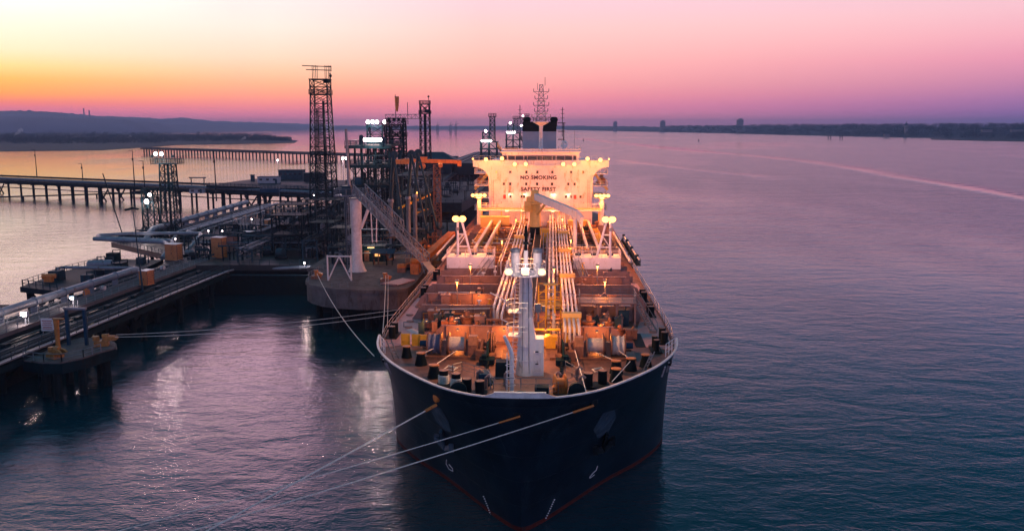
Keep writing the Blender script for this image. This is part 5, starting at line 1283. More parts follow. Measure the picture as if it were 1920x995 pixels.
x,y=px(536,430,7); t=empty('machinery_cover',(x,y,6.9),'rounded orange pump cover behind the tall orange shelter','cover')
MB().lathe((-1.6,0,1.2),(1,0,0),[(0,.6),(.3,1.2),(3.4,1.2),(3.7,.6)],14).box((0,0,.6),(4,2.2,1.0)).build('cover',m_orange,t,True); MB().tube((-1.8,-.8,1.2),(-3.2,-.8,1.2),.4,10).build('nozzle',m_orange,t)
x,y=px(455,433,7); t=empty('water_tank',(x,y,6.9),'row of three blue tanks on the jetty head','tank')
for k in (-1,0,1): MB().box((k*1.75,0,1.0),(1.6,1.6,2.0)).box((k*1.75,0,2.05),(1.66,1.66,.1)).build('tank',m_blue,t)
# lattice towers
def tower(X,y,w0,w1,z0,z1,n,label,leg=.3,t_=.14,name='lattice_tower',group='lattice towers on the jetty'):
    t=empty(name,(X,y,z0),label,'tower',group)
    MB().lattice((0,0,0),w0,(0,0,z1-z0),w1,n,t_,leg).build('frame',m_steel,t)
    return t
def plat(t,z,w,d=None,rail=True,mm=m_steel,x=0):
    d=d or w; p=MB().box((x,0,z),(w,d,.18)).build('platform',mm,t)
    if rail:
        a,b=w/2-.05,d/2-.05; MB().rail([(x-a,-b,z),(x+a,-b,z),(x+a,b,z),(x-a,b,z),(x-a,-b,z)],1.2,1.2,.06).build('guard_rail',mm,p)
    return p
T=tower(-56,230,6.6,4.3,7,44.5,17,'tallest dark lattice tower with an open frame of aerials on top',.3,.14)
plat(T,23,5.6,rail=False); plat(T,37.6,5.0); MB().lattice((0,0,37.6),4.4,(0,0,41.4),4.4,2,.14,.24).build('upper_frame',m_steel,T); plat(T,41.4,4.9,rail=False)
mb=MB()
for x in (-2.0,-1.1,1.3,2.2): mb.box((x,0,43.2),(.12,.12,3.6)); mb.box((x,1.6,43.2),(.1,.1,3.6))
mb.bar((-4.6,0,44.9),(2.9,0,44.6),.2).bar((-3.6,0,43.9),(2.9,0,43.7),.2).bar((-2,1.6,44.8),(2.6,1.6,44.8),.14)
mb.bar((2.9,0,44.9),(2.9,0,43.4),.16); mb.box((1.6,0,41),(1.4,1.2,1.0)); mb.box((2.6,0,41.8),(.3,.3,2.4)); mb.sphere((2.7,0,43.2-.9),.4,8)
mb.build('aerial_frame',m_steel,T)
MB().box((.6,0,18),(.5,.6,36)).build('cable_riser',m_steel,T); MB().ladder((-1.2,-.2,0),(-1.0,-.2,37),.6).build('ladder',m_steel,T)
MB().lattice((-.3,0,0),3.0,(-.2,0,34),1.7,16,.1,.12).build('inner_frame',m_steel,T)
T=tower(-47.9,262,5.2,4.4,7,36.8,11,'square lattice tower with four bright floodlights on top',.34,.16)
plat(T,29.4,5.0); plat(T,24.6,5.0)
for k in range(4):
    x=-1.8+k*1.35+(.9 if k==3 else 0); f=lampbox((x,-2.5,30.7),.95,T)
light(T,(0,-4,30.5),4000,PINK,'POINT',.5)
T=tower(-40.7,255,5.6,4.8,7,38,12,'dense lattice tower carrying the orange windsock',.36,.2)
plat(T,30.6,5.2); plat(T,26.5,5.6); MB().lattice((0,0,10),3.2,(0,0,30),3.0,10,.16,.22).build('inner_frame',m_steel,T)
MB().truss((-2.6,-2.4,31.6),(7.0,-2.4,31.6),1.2,9,.12).build('crane_beam',m_galv,T)
mb=MB()
for k in range(4): mb.sphere((-1.6+k*1.4,-2.6,31.4),.5,8)
mb.build('floodlight',m_steel,T); MB().tube((3.4,0,30),(3.4,0,36.2),.1,6).build('aerial',m_steel,T)
ws=empty('windsock',(-40.7,254.4,38.2),'orange windsock hanging from a pole above the dense lattice tower','windsock')
MB().tube((0,0,0),(0,0,7.2),.1,6).build('pole',m_steel,ws)
MB().lathe((.45,0,6.6),(0,0,-1),[(0,.62),(1.2,.62),(2.6,.5),(4.2,.22)],12).build('sock',m_orange,ws,True); MB().lathe((.45,0,6.62),(0,0,-1),[(0,.66),(.12,.66)],12).build('hoop',m_steel,ws)
T=tower(-42.4,330,4.2,3.3,7,44.4,14,'slender lattice tower right of the windsock',.3,.14)
plat(T,34.0,4.2); MB().lattice((0,0,34),3.4,(0,0,37.6),3.4,1,.14,.24).build('upper_frame',m_steel,T); plat(T,37.6,3.9)
MB().box((.8,0,35),(1.8,1.6,1.1)).box((1.4,0,38.6),(.16,.16,3)).sphere((1.4,0,40.3),.4,8).build('beacon',m_steel,T); MB().box((0,0,17),(.9,.9,34)).build('cable_riser',m_steel,T)
T=tower(-99.5,235,4.2,3.2,3,26.4,9,'lattice floodlight tower with a wide lit platform on the left of the head',.3,.14)
plat(T,23.6,7.4,4.4); MB().box((0,0,12),(.5,.5,23)).build('cable_riser',m_steel,T)
for k,x in enumerate((-2.0,-.4)): lampbox((x,-2.3,26.2),.9,T)
MB().box((-2,-2.2,25.2),(.1,.1,1.6)).box((-.4,-2.2,25.2),(.1,.1,1.6)).box((2.4,-2,25.6),(.7,.5,.6)).box((-3.2,-2,25.6),(.6,.5,.6)).build('lamp_bracket',m_steel,T)
light(T,(-1,-4.6,25),2600,PINK,'POINT',.5)
T2_=tower(-104.5,234,3.4,3.0,1,20,6,'shorter braced tower with two lamps in front of the wide lit platform',.3,.16)
plat(T2_,15.4,3.6); 
lampbox((.9,-1.8,17.4),.8,T2_); lampbox((0,-1.8,15.6),1.1,T2_); light(T2_,(0,-3,15.2),1500,PINK,'POINT',.4)
# process frame
pf=empty('process_frame',(-43.5,236,7),'dark multi storey steel process frame behind the gangway','steel structure')
for x in (-5.3,-1.8,1.8,5.3):
    for y in (-8,0,8): MB().box((x,y,12.3),(.45,.45,24.6)).build('column',m_steel,pf)
for z,m in ((7.2,m_steel),(14.3,m_blue),(19.4,m_blue),(24.4,m_blue)):
    p=MB().box((0,0,z),(12,18,.35)).bar((-6,-9,z-.3),(6,-9,z-.3),.3,.6).build('floor',m_steel,pf)
    MB().rail([(-6,-9,z+.2),(6,-9,z+.2),(6,9,z+.2)],1.2,1.4,.05).rail([(-6,-9,z+.2),(-6,9,z+.2)],1.2,1.4,.05).build('guard_rail',m_steelm,p)
mb=MB()
for z in (7.3,14.4):
    for x in (-5.3,-1.8,1.8):
        mb.bar((x,-8,z),(x+3.5,-8,z+4.8),.18).bar((x+3.5,-8,z),(x,-8,z+4.8),.18)
mb.build('brace',m_steel,pf)
rnd=random.Random(31)
for k in range(26):
    z=rnd.choice((.1,7.4,14.5,19.6,24.6,24.6)); x=rnd.uniform(-5,5); y=rnd.uniform(-8,6); h=rnd.uniform(.8,3); r=rnd.uniform(.4,1.2)
    if rnd.random()<.5: MB().box((x,y,z+h/2),(r*1.8,r*1.6,h)).build('equipment_box',rnd.choice([m_steel,m_blue,m_steelm]),pf)
    else: MB().lathe((x,y,z),(0,0,1),[(0,r*.7),(h,r*.7),(h+.3,r*.3)],12).build('vessel',rnd.choice([m_steel,m_steelm,m_pipe2]),pf)
for k in range(30):
    z=rnd.choice((1,3,8.5,10,15.5,20.6,22)); x=rnd.uniform(-5.5,5.5); y=rnd.uniform(-9,8); d=rnd.choice((0,1))
    q=(x+rnd.uniform(2,6)*(1 if x<0 else -1),y,z) if d else (x,y+rnd.uniform(3,8)*(1 if y<0 else -1),z)
    MB().path([(x,y,z-1.5),(x,y,z),q,(q[0],q[1],z+1.5)],rnd.uniform(.08,.2),6).build('process_pipe',rnd.choice([m_pipe2,m_steelm,m_pipe]),pf)
mb=MB()
for k in range(5):
    a_,b_=(-3.5,3.5) if k%2==0 else (3.5,-3.5); mb.bar((6.6,a_,k*4.6),(6.6,b_,k*4.6+4.6),.9,.15); mb.bar((7.0,a_,k*4.6+1),(7.0,b_,k*4.6+5.6),.06)
mb.build('stair',m_steelm,pf)
lx_,lz_=qy(699,262,226.2)
for k in range(5): lampbox((lx_+43.5-1.9+k*.95,-9.8,lz_-7),.9,pf)
MB().bar((lx_+43.5-2.5,-9.6,lz_-7.7),(lx_+43.5+2.5,-9.6,lz_-7.7),.2).box((lx_+43.5-2.2,-9.4,25.4),(.2,.2,2)).box((lx_+43.5+2.2,-9.4,25.4),(.2,.2,2)).build('lamp_bar',m_steel,pf)
light(pf,(lx_+43.5,-11.4,lz_-7.2),2500,PINK,'POINT',.5)
light(pf,(lx_+43.5,-11.6,lz_-7.2),8000,PINK,'SPOT',.45,target=(lx_+43.5+22,-100,-26),spot=75)
# second lit frame beside the ship with access platforms
af=empty('access_frame',(-29,216,8),'tall access frame with railed decks and a yellow lit beam beside the ship','steel structure')
for x in (-3.6,3.0):
    for y in (-9,-2,9): MB().box((x,y,8.6),(.4,.4,17.2)).build('column',m_steelm,af)
for z in (7.5,12.6,17.0):
    p=MB().box((-.3,0,z),(7.2,19,.22)).build('floor',m_steelm,af)
    MB().rail([(-3.8,-9.4,z+.1),(3.2,-9.4,z+.1),(3.2,9.4,z+.1)],1.15,1.4,.05).build('guard_rail',m_steelm,p)
mb=MB()
for z in (0,7.5): 
    mb.bar((3,-9,z),(3,-2,z+5),.14).bar((3,-2,z),(3,-9,z+5),.14).bar((3,-2,z),(3,9,z+5),.14).bar((-3.6,-9,z),(3,-9,z+5),.14).bar((3,-9,z),(-3.6,-9,z+5),.14)
mb.build('brace',m_steelm,af)
MB().bar((-2.6,-14,9.8),(3.4,-4,12.2),.5,.4).bar((-2.6,-13,7.2),(2.9,-5,8.8),.35,.3).build('yellow_beam',m_yellow,af)
MB().lattice((4.3,3,0),1.8,(4.3,3,19),1.6,11,.1,.14).build('ladder_tower',m_brown,af)
light(af,(1.5,-12.5,13.2),260,WARM,'POINT',.2); MB().box((1.5,-12.3,13.3),(.6,.4,.2)).build('work_lamp',e_warm,af)
# yellow slewing crane
yc=empty('jetty_crane',(-34.2,214,8),'orange yellow jib crane reaching level over the dock behind the gangway','crane')
MB().lattice((0,0,0),1.8,(0,0,18.5),1.5,9,.12,.2).build('mast',m_steelm,yc)
MB().box((1.8,0,20.0),(3.6,1.8,1.1)).bar((2,0,20.3),(16,0,20.0),.9,.9).box((15.6,0,19.6),(.9,1.4,1.4)).box((6.5,0,20.9),(2.5,1.0,.5)).build('jib',m_orange,yc)
MB().lathe((6.6,-.5,18.9),(0,1,0),[(0,.7),(1,.7)],12).lathe((11,-.4,19.1),(0,1,0),[(0,.5),(.8,.5)],12).build('sheave',m_orange,yc)
MB().bar((0,0,22),(-.2,0,18.5),.5).bar((.2,0,22),(6,0,20.6),.12).build('kingpost',m_steel,yc)
MB().tube((11,0,19),(11,0,12),.05,5).build('hoist_rope',m_steel,yc)
# marine loading arms
def arm(x,y,lab,col,tilt):
    t=empty('marine_loader',(x,y,8),lab,'loading arm','marine loading arms')
    MB().lathe((0,0,0),(0,0,1),[(0,.8),(.5,.5),(12,.45),(12.4,.7),(13,.6)],12).build('riser',m_galv if col!=m_orange else col,t,True)
    ib=MB().tube((0,0,12.8),(1.2,-2,22.5),.36,10).tube((0,0,12.8),(-1.2,1.8,8.0),.3,8).build('inboard_arm',col,t,True)
    MB().box((-1.4,2.0,7.4),(1.6,1.2,2.0)).build('counterweight',col,ib)
    ob=MB().tube((1.2,-2,22.5),(3.4+tilt,-3.5,6.2),.26,10).build('outboard_arm',col,t,True)
    MB().lathe((1.2,-1.6,22.5),(0,-1,0),[(0,.9),(.25,.9)],16).build('pulley',col,ib)
    MB().path([(3.4+tilt,-3.5,6.2),(3.7+tilt,-3.5,5.4),(4.4+tilt,-3.5,5.3),(5.2+tilt,-3.4,5.9)],.3,9).lathe((3.6+tilt,-3.5,6.2),(1,0,0),[(-.3,.75),(.3,.75)],14).build('coupler',col,ob)
    return t
arm(-31.2,189,'loading arm with slim grey riser nearest the gangway',m_steelm,0)
arm(-28.5,196,'brown loading arm second from the gangway catching the orange light',m_steelm,1)
arm(-28.0,203,'dark loading arm third from the gangway',m_steelm,2)
# connecting hoses and trough in the glow between berth and ship
ht=empty('hose_trough',(-20.5,172,8),'long orange lit steel trough lying between platform and ship','trough')
MB().bar((-3.2,4,.8),(2.2,20,5.2),1.6,1.0).build('trough',m_orange,ht)
MB().bar((-1.8,8,0),(-1.8,8,2.6),.4).bar((0.6,16,0),(.6,16,4.4),.4).bar((1.0,14,3.6),(3.2,8,1.2),.3).build('support',m_brown,ht)
rnd=random.Random(77)
for k in range(9):
    x=rnd.uniform(-27,-22.6); y=rnd.uniform(168,205); h=rnd.uniform(1,3.4)
    t=empty('dock_machinery',(x,y,8),['squat orange pump set below the gangway','rust brown valve stand on the platform edge','tall orange manifold stand by the ship side','low brown winch box on the platform edge','orange hose saddle in the lamp glow','brown cable reel stand by the loading arms','orange motor housing between the arms','rusty junction stand near the access frame','brown pipe elbow stand near the trough'][k],'machinery','machines on the platform edge')
    MB().box((0,0,h*.3),(1.6,1.3,h*.6)).build('base',rnd.choice([m_orange,m_brown]),t)
    MB().lathe((-.9,0,h*.75),(1,.2,0),[(0,.3),(.2,.6),(1.4,.6),(1.8,.3)],12).path([(.5,0,h*.6),(.5,0,h),(1.6,.3,h+.3),(2.1,.3,h*.4)],.16,7).build('motor',rnd.choice([m_orange,m_brown]),t,True)
# gangway tower and gangway
gt=empty('gangway_tower',(-35.2,172,8),'pale grey tubular gangway tower with a flared foot','gangway tower')
MB().lathe((0,0,0),(0,0,1),[(0,1.9),(.5,1.6),(2.0,1.05),(9,.98),(9.3,1.12),(14.2,1.15),(14.6,1.5)],20).build('column',m_white2,gt,True)
p=MB().box((-.8,0,15.1),(6.2,3.6,.25)).build('platform',m_galv,gt)
MB().rail([(-3.9,-1.8,15.2),(2.3,-1.8,15.2),(2.3,1.8,15.2),(-3.9,1.8,15.2),(-3.9,-1.8,15.2)],1.2,1.1,.06).build('guard_rail',m_galv,p)
MB().box((-1.6,0,16.1),(1.8,1.6,1.8)).build('control_box',m_steelm,p)
MB().tube((-1.2,.5,15),(-1.6,.5,28),.28,8).build('mast_pole',m_galv,gt)
MB().bar((1.0,-.6,8.5),(3.2,-1.2,14.0),.3).bar((1.0,.6,8.5),(3.2,.8,14.0),.3).bar((3.2,-1.2,14),(3.4,-1.2,6),.2).bar((4.2,-1.2,6),(4.4,-1.2,13),.2).build('strut',m_white2,gt)
MB().ladder((-1.4,-1.0,0),(-1.4,-1.0,15),.6).build('ladder',m_galv,gt); MB().tube((-1.9,-.5,0),(-1.9,-.5,15.5),.22,8).build('cable_pipe',m_steelm,gt)
mb=MB()
for x in (-3.2,1.2): mb.tube((x,-11,0),(x,-11,4.8),.16,7)
mb.tube((-3.2,-11,4.6),(1.2,-11,4.6),.16,7).tube((-3.2,-11,0),(-1,-11,4.6),.14,7).tube((1.2,-11,0),(-1,-11,4.6),.14,7); mb.build('rope_frame',m_white2,gt)
gw=empty('gangway',(-34.2,171,23.2),'long trussed aluminium gangway sloping from the tower down to the ship','gangway')
e=Vector((-17.4,141.5,14.6))-Vector((-34.2,171,23.2)); s0=Vector((0,0,0)); side=Vector((-e.y,e.x,0)).normalized()*.75
for s_ in (-1,1):
    MB().truss(s0+side*s_,e+side*s_,1.3,22,.09).build('side_truss',m_galv,gw)
    MB().bar(s0+side*s_*1.0+Vector((0,0,.7)),e+side*s_+Vector((0,0,.7)),.05).build('hand_rail',m_galv,gw)
mb=MB()
for k in range(70): c=s0.lerp(e,k/70); mb.bar(c-side,c+side,.26,.05)
mb.build('treads',m_galv,gw)
e1=e*.62; 
for s_ in (-1,1): MB().truss(s0+side*s_*1.6+Vector((0,0,.3)),e1+side*s_*1.6+Vector((0,0,.3)),1.9,13,.11).build('outer_truss',m_galv,gw)
MB().bar(e,e+Vector((1.6,-2.4,-1.2)),1.3,.2).bar(e+side,e+side+Vector((.8,-1.2,-1.6)),.12).bar(e-side,e-side+Vector((.8,-1.2,-1.6)),.12).lathe(e+Vector((1.2,-2.6,-1.3)),side,[(-.5,.3),(1,.3)],10).build('foot_stair',m_galv,gw)
# clutter on the platform behind the tower
rnd=random.Random(41)
names=[('crane_pedestal','pedestal'),]
CL=[]
LAND=[((-35,172),'the gangway tower'),((-56,230),'the tallest lattice tower'),((-43,236),'the process frame'),((-29,216),'the access frame'),((-99,235),'the wide lit platform tower'),((-84,222),'the pipe bundle'),((-73,200),'the tall orange shelter'),((-65,230),'the farthest orange shelter'),((-41,163),'the left corner rope hook'),((-78,190),'the end of the approach road'),((-70,262),'the row of blue tanks'),((-72,290),'the back edge of the head'),((-88,212),'the pipe loop'),((-55,200),'the gap to the loading platform'),((-75,545),'the pyramid roofed house'),((-42,330),'the slender tower'),((-65,420),'the middle of the spine'),((-38,400),'the next berth'),((-30,190),'the loading arms'),((-28,165),'the tan ramp plate')]
def clutter(n,x0,x1,y0,y1,z,seed,label_base,cat,mats,hmin=1,hmax=4):
    rnd=random.Random(seed)
    for k in range(n):
        x=rnd.uniform(x0,x1); y=rnd.uniform(y0,y1); h=rnd.uniform(hmin,hmax); kind=rnd.choice((0,0,1,2,3)); lab=None
        t=empty(['pipe_stand','valve_skid','cable_rack','pump_skid'][kind],(x,y,z),lab,cat[kind],'pipework crowding the jetty decks',rz=rnd.uniform(-.4,.4))
        m=rnd.choice(mats); CL.append((t,kind,h,m.name,x,y,label_base[0]))
        if kind==0:
            MB().path([(-1.5,0,0),(-1.5,0,h),(1.6,0,h),(1.6,.6,h*.4),(1.6,2.2,h*.4)],.2,8).path([(-.8,.6,0),(-.8,.6,h*.8),(2,.6,h*.8)],.13,7).build('pipe',m,t,True)
            MB().box((-1.5,0,h*.5),(.6,.6,.3)).box((1.6,0,h*.25),(.25,.25,h*.5)).build('support',m_steel,t)
        elif kind==1:
            MB().box((0,0,.25),(3,1.8,.3)).build('base',m_steel,t)
            for a in (-1,0,1): MB().tube((a,0,.3),(a,0,h),.14,7).lathe((a,-.25,h*.7),(0,1,0),[(0,.36),(.5,.36)],10).lathe((a,0,h),(0,0,1),[(0,.36),(.07,.36)],12).build('valve',m,t)
            MB().tube((-1.6,0,h*.7),(1.7,0,h*.7),.2,8).build('pipe',m,t)
        elif kind==2:
            mb=MB()
            for a in (-2,2): mb.box((a,0,h/2),(.2,.2,h)).box((a,1.4,h/2),(.2,.2,h))
            mb.build('leg',m_steel,t)
            mb=MB()
            for j in range(4): mb.tube((-3,.1+j*.4,h+.1),(3,.1+j*.4,h+.1),.1+.04*(j%2),6)
            mb.build('pipe_bundle',m,t); MB().rail([(-2.8,-.4,h),(2.8,-.4,h)],1,1.3,.04).build('guard_rail',m_steelm,t)
        else:
            MB().box((0,0,.3),(2.6,1.4,.5)).build('base',m_steel,t)
            MB().lathe((-1.1,0,.55+h*.2),(1,0,0),[(0,.3),(.2,.2+h*.2),(1.8,.2+h*.2),(2.1,.3)],12).path([(.4,0,h*.4),(.4,0,h),(1.3,0,h),(1.3,0,.3)],.12,7).build('pump',m,t,True)
A1=['grey pipe stand on the loading platform','small valve skid on the loading platform','railed cable rack on the loading platform','pump skid on the loading platform']
clutter(34,-44,-24,174,236,8,1,A1,['pipework','valves','cable rack','pump'],[m_steel,m_steelm,m_galv,m_pipe2,m_brown],1.5,5)
A2=['dark pipe stand on the steel jetty head','valve skid on the steel jetty head','cable rack on the steel jetty head','pump skid on the steel jetty head']
clutter(105,-82,-48,190,284,6.9,2,A2,['pipework','valves','cable rack','pump'],[m_steel,m_steelm,m_galv,m_pipe2,m_pipe2],1.2,4.5)
A3=['low pipe stand under the pipe loop','valve skid under the pipe loop','low cable rack under the pipe loop','pump skid under the pipe loop']
clutter(34,-108,-86,222,262,6.9,3,A3,['pipework','valves','cable rack','pump'],[m_steel,m_pipe2,m_steelm],1,2.4)
A4=['pipe stand on the near pipe deck','valve skid on the near pipe deck','cable rack on the near pipe deck','pump skid on the near pipe deck']
rnd=random.Random(66)
for k,(x,y,w,d,h,lb) in enumerate([(-58,205,7,6,9,'open dark steel frame left of the gangway tower'),(-50,212,6,6,12,'taller open steel frame right behind the gangway tower'),(-62,222,7,7,10,'open steel frame at the foot of the tallest tower'),(-54,250,8,6,12,'open steel frame behind the tallest tower'),(-40,184,5,5,7.5,'small open frame on the loading platform by the gangway tower'),(-66,262,8,7,8,'wide low open frame by the blue tanks'),(-48,199,5,6,8,'narrow open frame at the edge of the loading platform'),(-70,240,8,6,7,'low open frame between the pipe bundle and tallest tower'),(-44,275,8,8,15,'tall dark frame behind the process frame'),(-33,246,8,8,14,'tall dark frame behind the access frame')]):
    t=empty('steel_frame',(x,y,7 if x<-46 else 8),lb,'steel frame','open steel frames on the jetty')
    for a_ in (-w/2,w/2):
        for b_ in (-d/2,d/2): MB().box((a_,b_,h/2),(.28,.28,h)).build('column',m_steel,t)
    n_l=max(2,int(h/3.6))
    for j in range(1,n_l+1):
        z=h*j/n_l; p_=MB().box((0,0,z),(w+.6,d+.6,.14)).build('floor',m_steel,t)
        MB().rail([(-w/2-.3,-d/2-.3,z),(w/2+.3,-d/2-.3,z),(w/2+.3,d/2+.3,z)],1.1,1.3,.045).build('guard_rail',m_steelm,p_)
        MB().bar((-w/2,-d/2,z-h/n_l),(w/2,-d/2,z),.14).bar((w/2,-d/2,z-h/n_l),(-w/2,-d/2,z),.14).bar((w/2,-d/2,z-h/n_l),(w/2,d/2,z),.14).build('brace',m_steel,t)
        for q in range(3):
            xx=rnd.uniform(-w/2+.8,w/2-.8); yy=rnd.uniform(-d/2+.6,d/2-.6); r=rnd.uniform(.3,.7); hh=rnd.uniform(.8,2.2); zb=z-h/n_l
            MB().lathe((xx,yy,zb+.1),(0,0,1),[(0,r),(hh,r),(hh+.25,r*.4)],10).path([(xx+r,yy,zb+.6),(xx+r+.9,yy,zb+.6),(xx+r+.9,yy,zb+h/n_l)],.12,6).build('vessel',rnd.choice([m_steel,m_steelm,m_pipe2,m_pipe]),t)
for k,(x,y,h,lb) in enumerate([(-47,196,17,'slim dark pole left of the gangway'),(-52,206,15,'slim dark pole with cross arm behind the gangway tower'),(-43.5,209,19,'tall slim pole in front of the process frame'),(-37,206,20,'tall slim pole at the right of the process frame'),(-60,214,12,'short slim pole at the foot of the tallest tower'),(-32,232,18,'slim pole behind the access frame'),(-68,214,10,'short slim pole among the pipe racks')]):
    t=empty('utility_pole',(x,y,7.4),lb,'pole','slim poles on the jetty'); MB().lathe((0,0,0),(0,0,1),[(0,.2),(h,.1)],7).box((0,0,h-.6),(1.6 if k%2 else .5,.16,.16)).build('pole',m_steelm if k%3 else m_steel,t)
    MB().box((.5 if k%2 else 0,-.1,h),(.5,.4,.3)).build('lamp_head',m_steel,t)
rnd=random.Random(55)
for k,(x0,y0,x1,y1,z,lb) in enumerate([(-80,206,-50,206,10.4,'long pipe rack crossing the head behind the orange shelters'),(-78,250,-52,250,11,'pipe rack crossing the head in front of the blue tanks'),(-76,232,-52,228,10,'pipe rack crossing the middle of the head'),(-64,190,-64,280,9.6,'long pipe rack running away along the middle of the head'),(-50,192,-50,225,11.5,'pipe rack along the loading platform side of the head'),(-44,186,-26,186,11,'pipe rack over the loading platform behind the gangway tower'),(-78,272,-50,274,11,'farthest pipe rack across the back of the head'),(-42,206,-26,206,12,'high pipe rack on the loading platform by the access frame')]):
    t=empty('pipe_rack',(x0,y0,6.9),lb,'pipe rack','pipe racks on the jetty'); a=Vector((0,0,z-6.9)); b=Vector((x1-x0,y1-y0,z-6.9)); L0=(b-a).length; d=(b-a).normalized(); nn=Vector((-d.y,d.x,0))
    for j in range(int(L0/6)+1):
        c=a+d*min(L0,j*6)
        MB().box((c.x+nn.x*1.6,c.y+nn.y*1.6,c.z/2),(.3,.3,c.z)).box((c.x-nn.x*1.6,c.y-nn.y*1.6,c.z/2),(.3,.3,c.z)).bar(c-nn*1.9,c+nn*1.9,.3).bar(c-nn*1.9-Vector((0,0,1.4)),c+nn*1.9-Vector((0,0,1.4)),.25).build('portal',m_steelm,t)
    for j in range(7):
        o_=-1.5+j*.5; zz=.3 if j%2 else -1.15; r=rnd.choice((.1,.16,.22)); MB().tube(a+nn*o_+Vector((0,0,zz)),b+nn*o_+Vector((0,0,zz)),r,7).build('pipe',rnd.choice([m_pipe2,m_pipe,m_steelm,m_pipe2]),t,True)
# hooks
for x,y,lb in [(-41.2,163.2,'orange brown mooring hook at the left corner of the loading platform'),(-27.6,160.6,'orange mooring hook in the middle of the loading platform front')]:
    t=empty('mooring_hook',(x,y,8),lb,'mooring hook','hooks on the loading platform')
    MB().box((0,0,.3),(1.6,1.4,.6)).build('base',m_brown,t); MB().lathe((0,0,.6),(0,0,1),[(0,.3),(.7,.3),(.8,.45),(1,.45)],12).prism_y([(0,.6),(1.0,.4),(1.3,.9),(.2,1.3)],-.4,.4).build('hook',m_orange,t)
t=empty('ramp_plate',(-27,158.5,8.1),'flat tan steel plate lying at the ship side of the platform','plate')
MB().prism([(-.8,-1.5),(2.6,-3.2),(5.0,2.4),(2.4,4.4)],0,.18).build('plate',m_pale,t); MB().bar((-.8,-1.5,.2),(2.6,-3.2,.2),.15).build('lip',m_deck2,t)
t=empty('work_canopy',(-31.5,181,8),'blue canopy over a lit doorway below the gangway','canopy')
for a in (-2,2): MB().box((a,-1.4,1.3),(.14,.14,2.6)).build('post',m_steel,t)
MB().prism_x([(-1.8,2.5),(1.8,2.5),(1.8,2.9),(0,3.3)],-2.5,2.5).build('roof',m_blue,t)
t=empty('operator_cabin',(-34.6,186,8),'small dark cabin with an orange lit doorway under the gangway','cabin')
MB().box((0,0,1.6),(5.2,3,3.2)).build('wall',m_steel,t); MB().box((0,0,3.3),(5.6,3.4,.2)).build('roof',m_steelm,t)
MB().box((-1.2,-1.55,1.2),(1.0,.06,2.2)).build('door',m_brown,t); MB().box((1.1,-1.55,1.7),(1.1,.06,1.1)).build('window',e_win,t)
MB().box((-.2,-1.9,3.05),(1.4,.2,.1)).build('lamp',e_white,t); light(t,(-.2,-2.4,2.9),160,(1,.6,.35),'POINT',.15)
# point lamps among the jetty decks
def small_lamp(X,Y,y,label,e=240,s_=.45,z0=6.9):
    x,z=qy(X,Y,y); h=max(.8,z-z0); t=empty('work_lamp',(x,y,z0),label,'lamp','small lit lamps on the jetty')
    MB().tube((0,0,0),(0,0,h),.07,6).build('post',m_galv,t); f=MB().box((0,0,h+.05),(s_,s_*.6,s_*.5)).build('lamp_head',m_steelm,t)
    MB().sphere((0,-s_*.3,h-.1),s_*.42,8).build('lens',e_pink,f); light(f,(0,-.7,h-.15),e,PINK,'POINT',.15)
for X,Y,y,lb,e in [(521,300,330,'bright lamp on a tall post above the white cabin',900),(643,296,200,'left lamp of the pair beside the tall pole',500),(650,296,200,'right lamp of the pair beside the tall pole',500),(271,447,218,'small lamp by the pipe loop left end',140),(329,447,214,'small lamp by the pipe loop bend',140),(391,432,228,'tiny lamp below the pipe bundle',160),(417,432,232,'tiny lamp at the right end of the bent pipe',160),(472,410,262,'tiny lamp behind the blue tanks',160),(540,393,290,'tiny lamp in the middle of the jetty head',160),(589,365,300,'tiny lamp under the trestle end',160),(535,382,296,'tiny lamp left of the trestle underside lamp',120),(571,492,184,'white lamp on the corner of the loading platform',260)]:
    small_lamp(X,Y,y,lb,e,.7 if e>400 else .38)
# lamp standards without light along the trestle
# far left trestle ------------------------------------------------
A0=Vector((-430,532,0)); A1_=Vector((-84,368,0))
tr=empty('pipe_trestle',(-200,420,0),'long pipe trestle on dark piles crossing the pink water from the left','trestle')
def T_(mb,name,m,parent=None,smooth=False):
    mb.v=[(a+200,b-420,c) for a,b,c in mb.v]; return mb.build(name,m,parent or tr,smooth)
dv=(A1_-A0).normalized(); nv=Vector((-dv.y,dv.x,0))
LT=(A1_-A0).length
T_(MB().bar(A0+Vector((0,0,7.4)),A1_+Vector((0,0,7.4)),9,.9),'deck',m_steel)
T_(MB().bar(A0+nv*5.8+Vector((0,0,5.6)),A1_+nv*5.8+Vector((0,0,5.6)),.5,.6).bar(A0-nv*5.8+Vector((0,0,4.6)),A1_-nv*5.8+Vector((0,0,4.6)),.7,.4),'side_beam',m_steel)
k=0
d=4
while d<LT:
    c=A0+dv*d
    wide=(k%9==4)
    for o in (-3.6,3.2): 
        p=c+nv*o; T_(MB().tube((p.x,p.y,-4),(p.x,p.y,7),.5 if not wide else .65,8),'pile',m_pile)
    if wide:
        for o in (-5,5):
            p=c+nv*o; p2=c+dv*7+nv*o
            T_(MB().bar((p.x,p.y,-2),(p2.x,p2.y,6),.5).bar((p2.x,p2.y,-2),(p.x,p.y,6),.5),'raking_pile',m_pile)
    T_(MB().bar(c-nv*5+Vector((0,0,6.5)),c+nv*5+Vector((0,0,6.5)),.9,.9),'crosshead',m_pile)
    d+=10.4 if not wide else 13; k+=1
T_(MB().rail([A0-nv*4.3+Vector((0,0,7.85)),A1_-nv*4.3+Vector((0,0,7.85))],1.2,5,.06,2),'guard_rail',m_steelm)
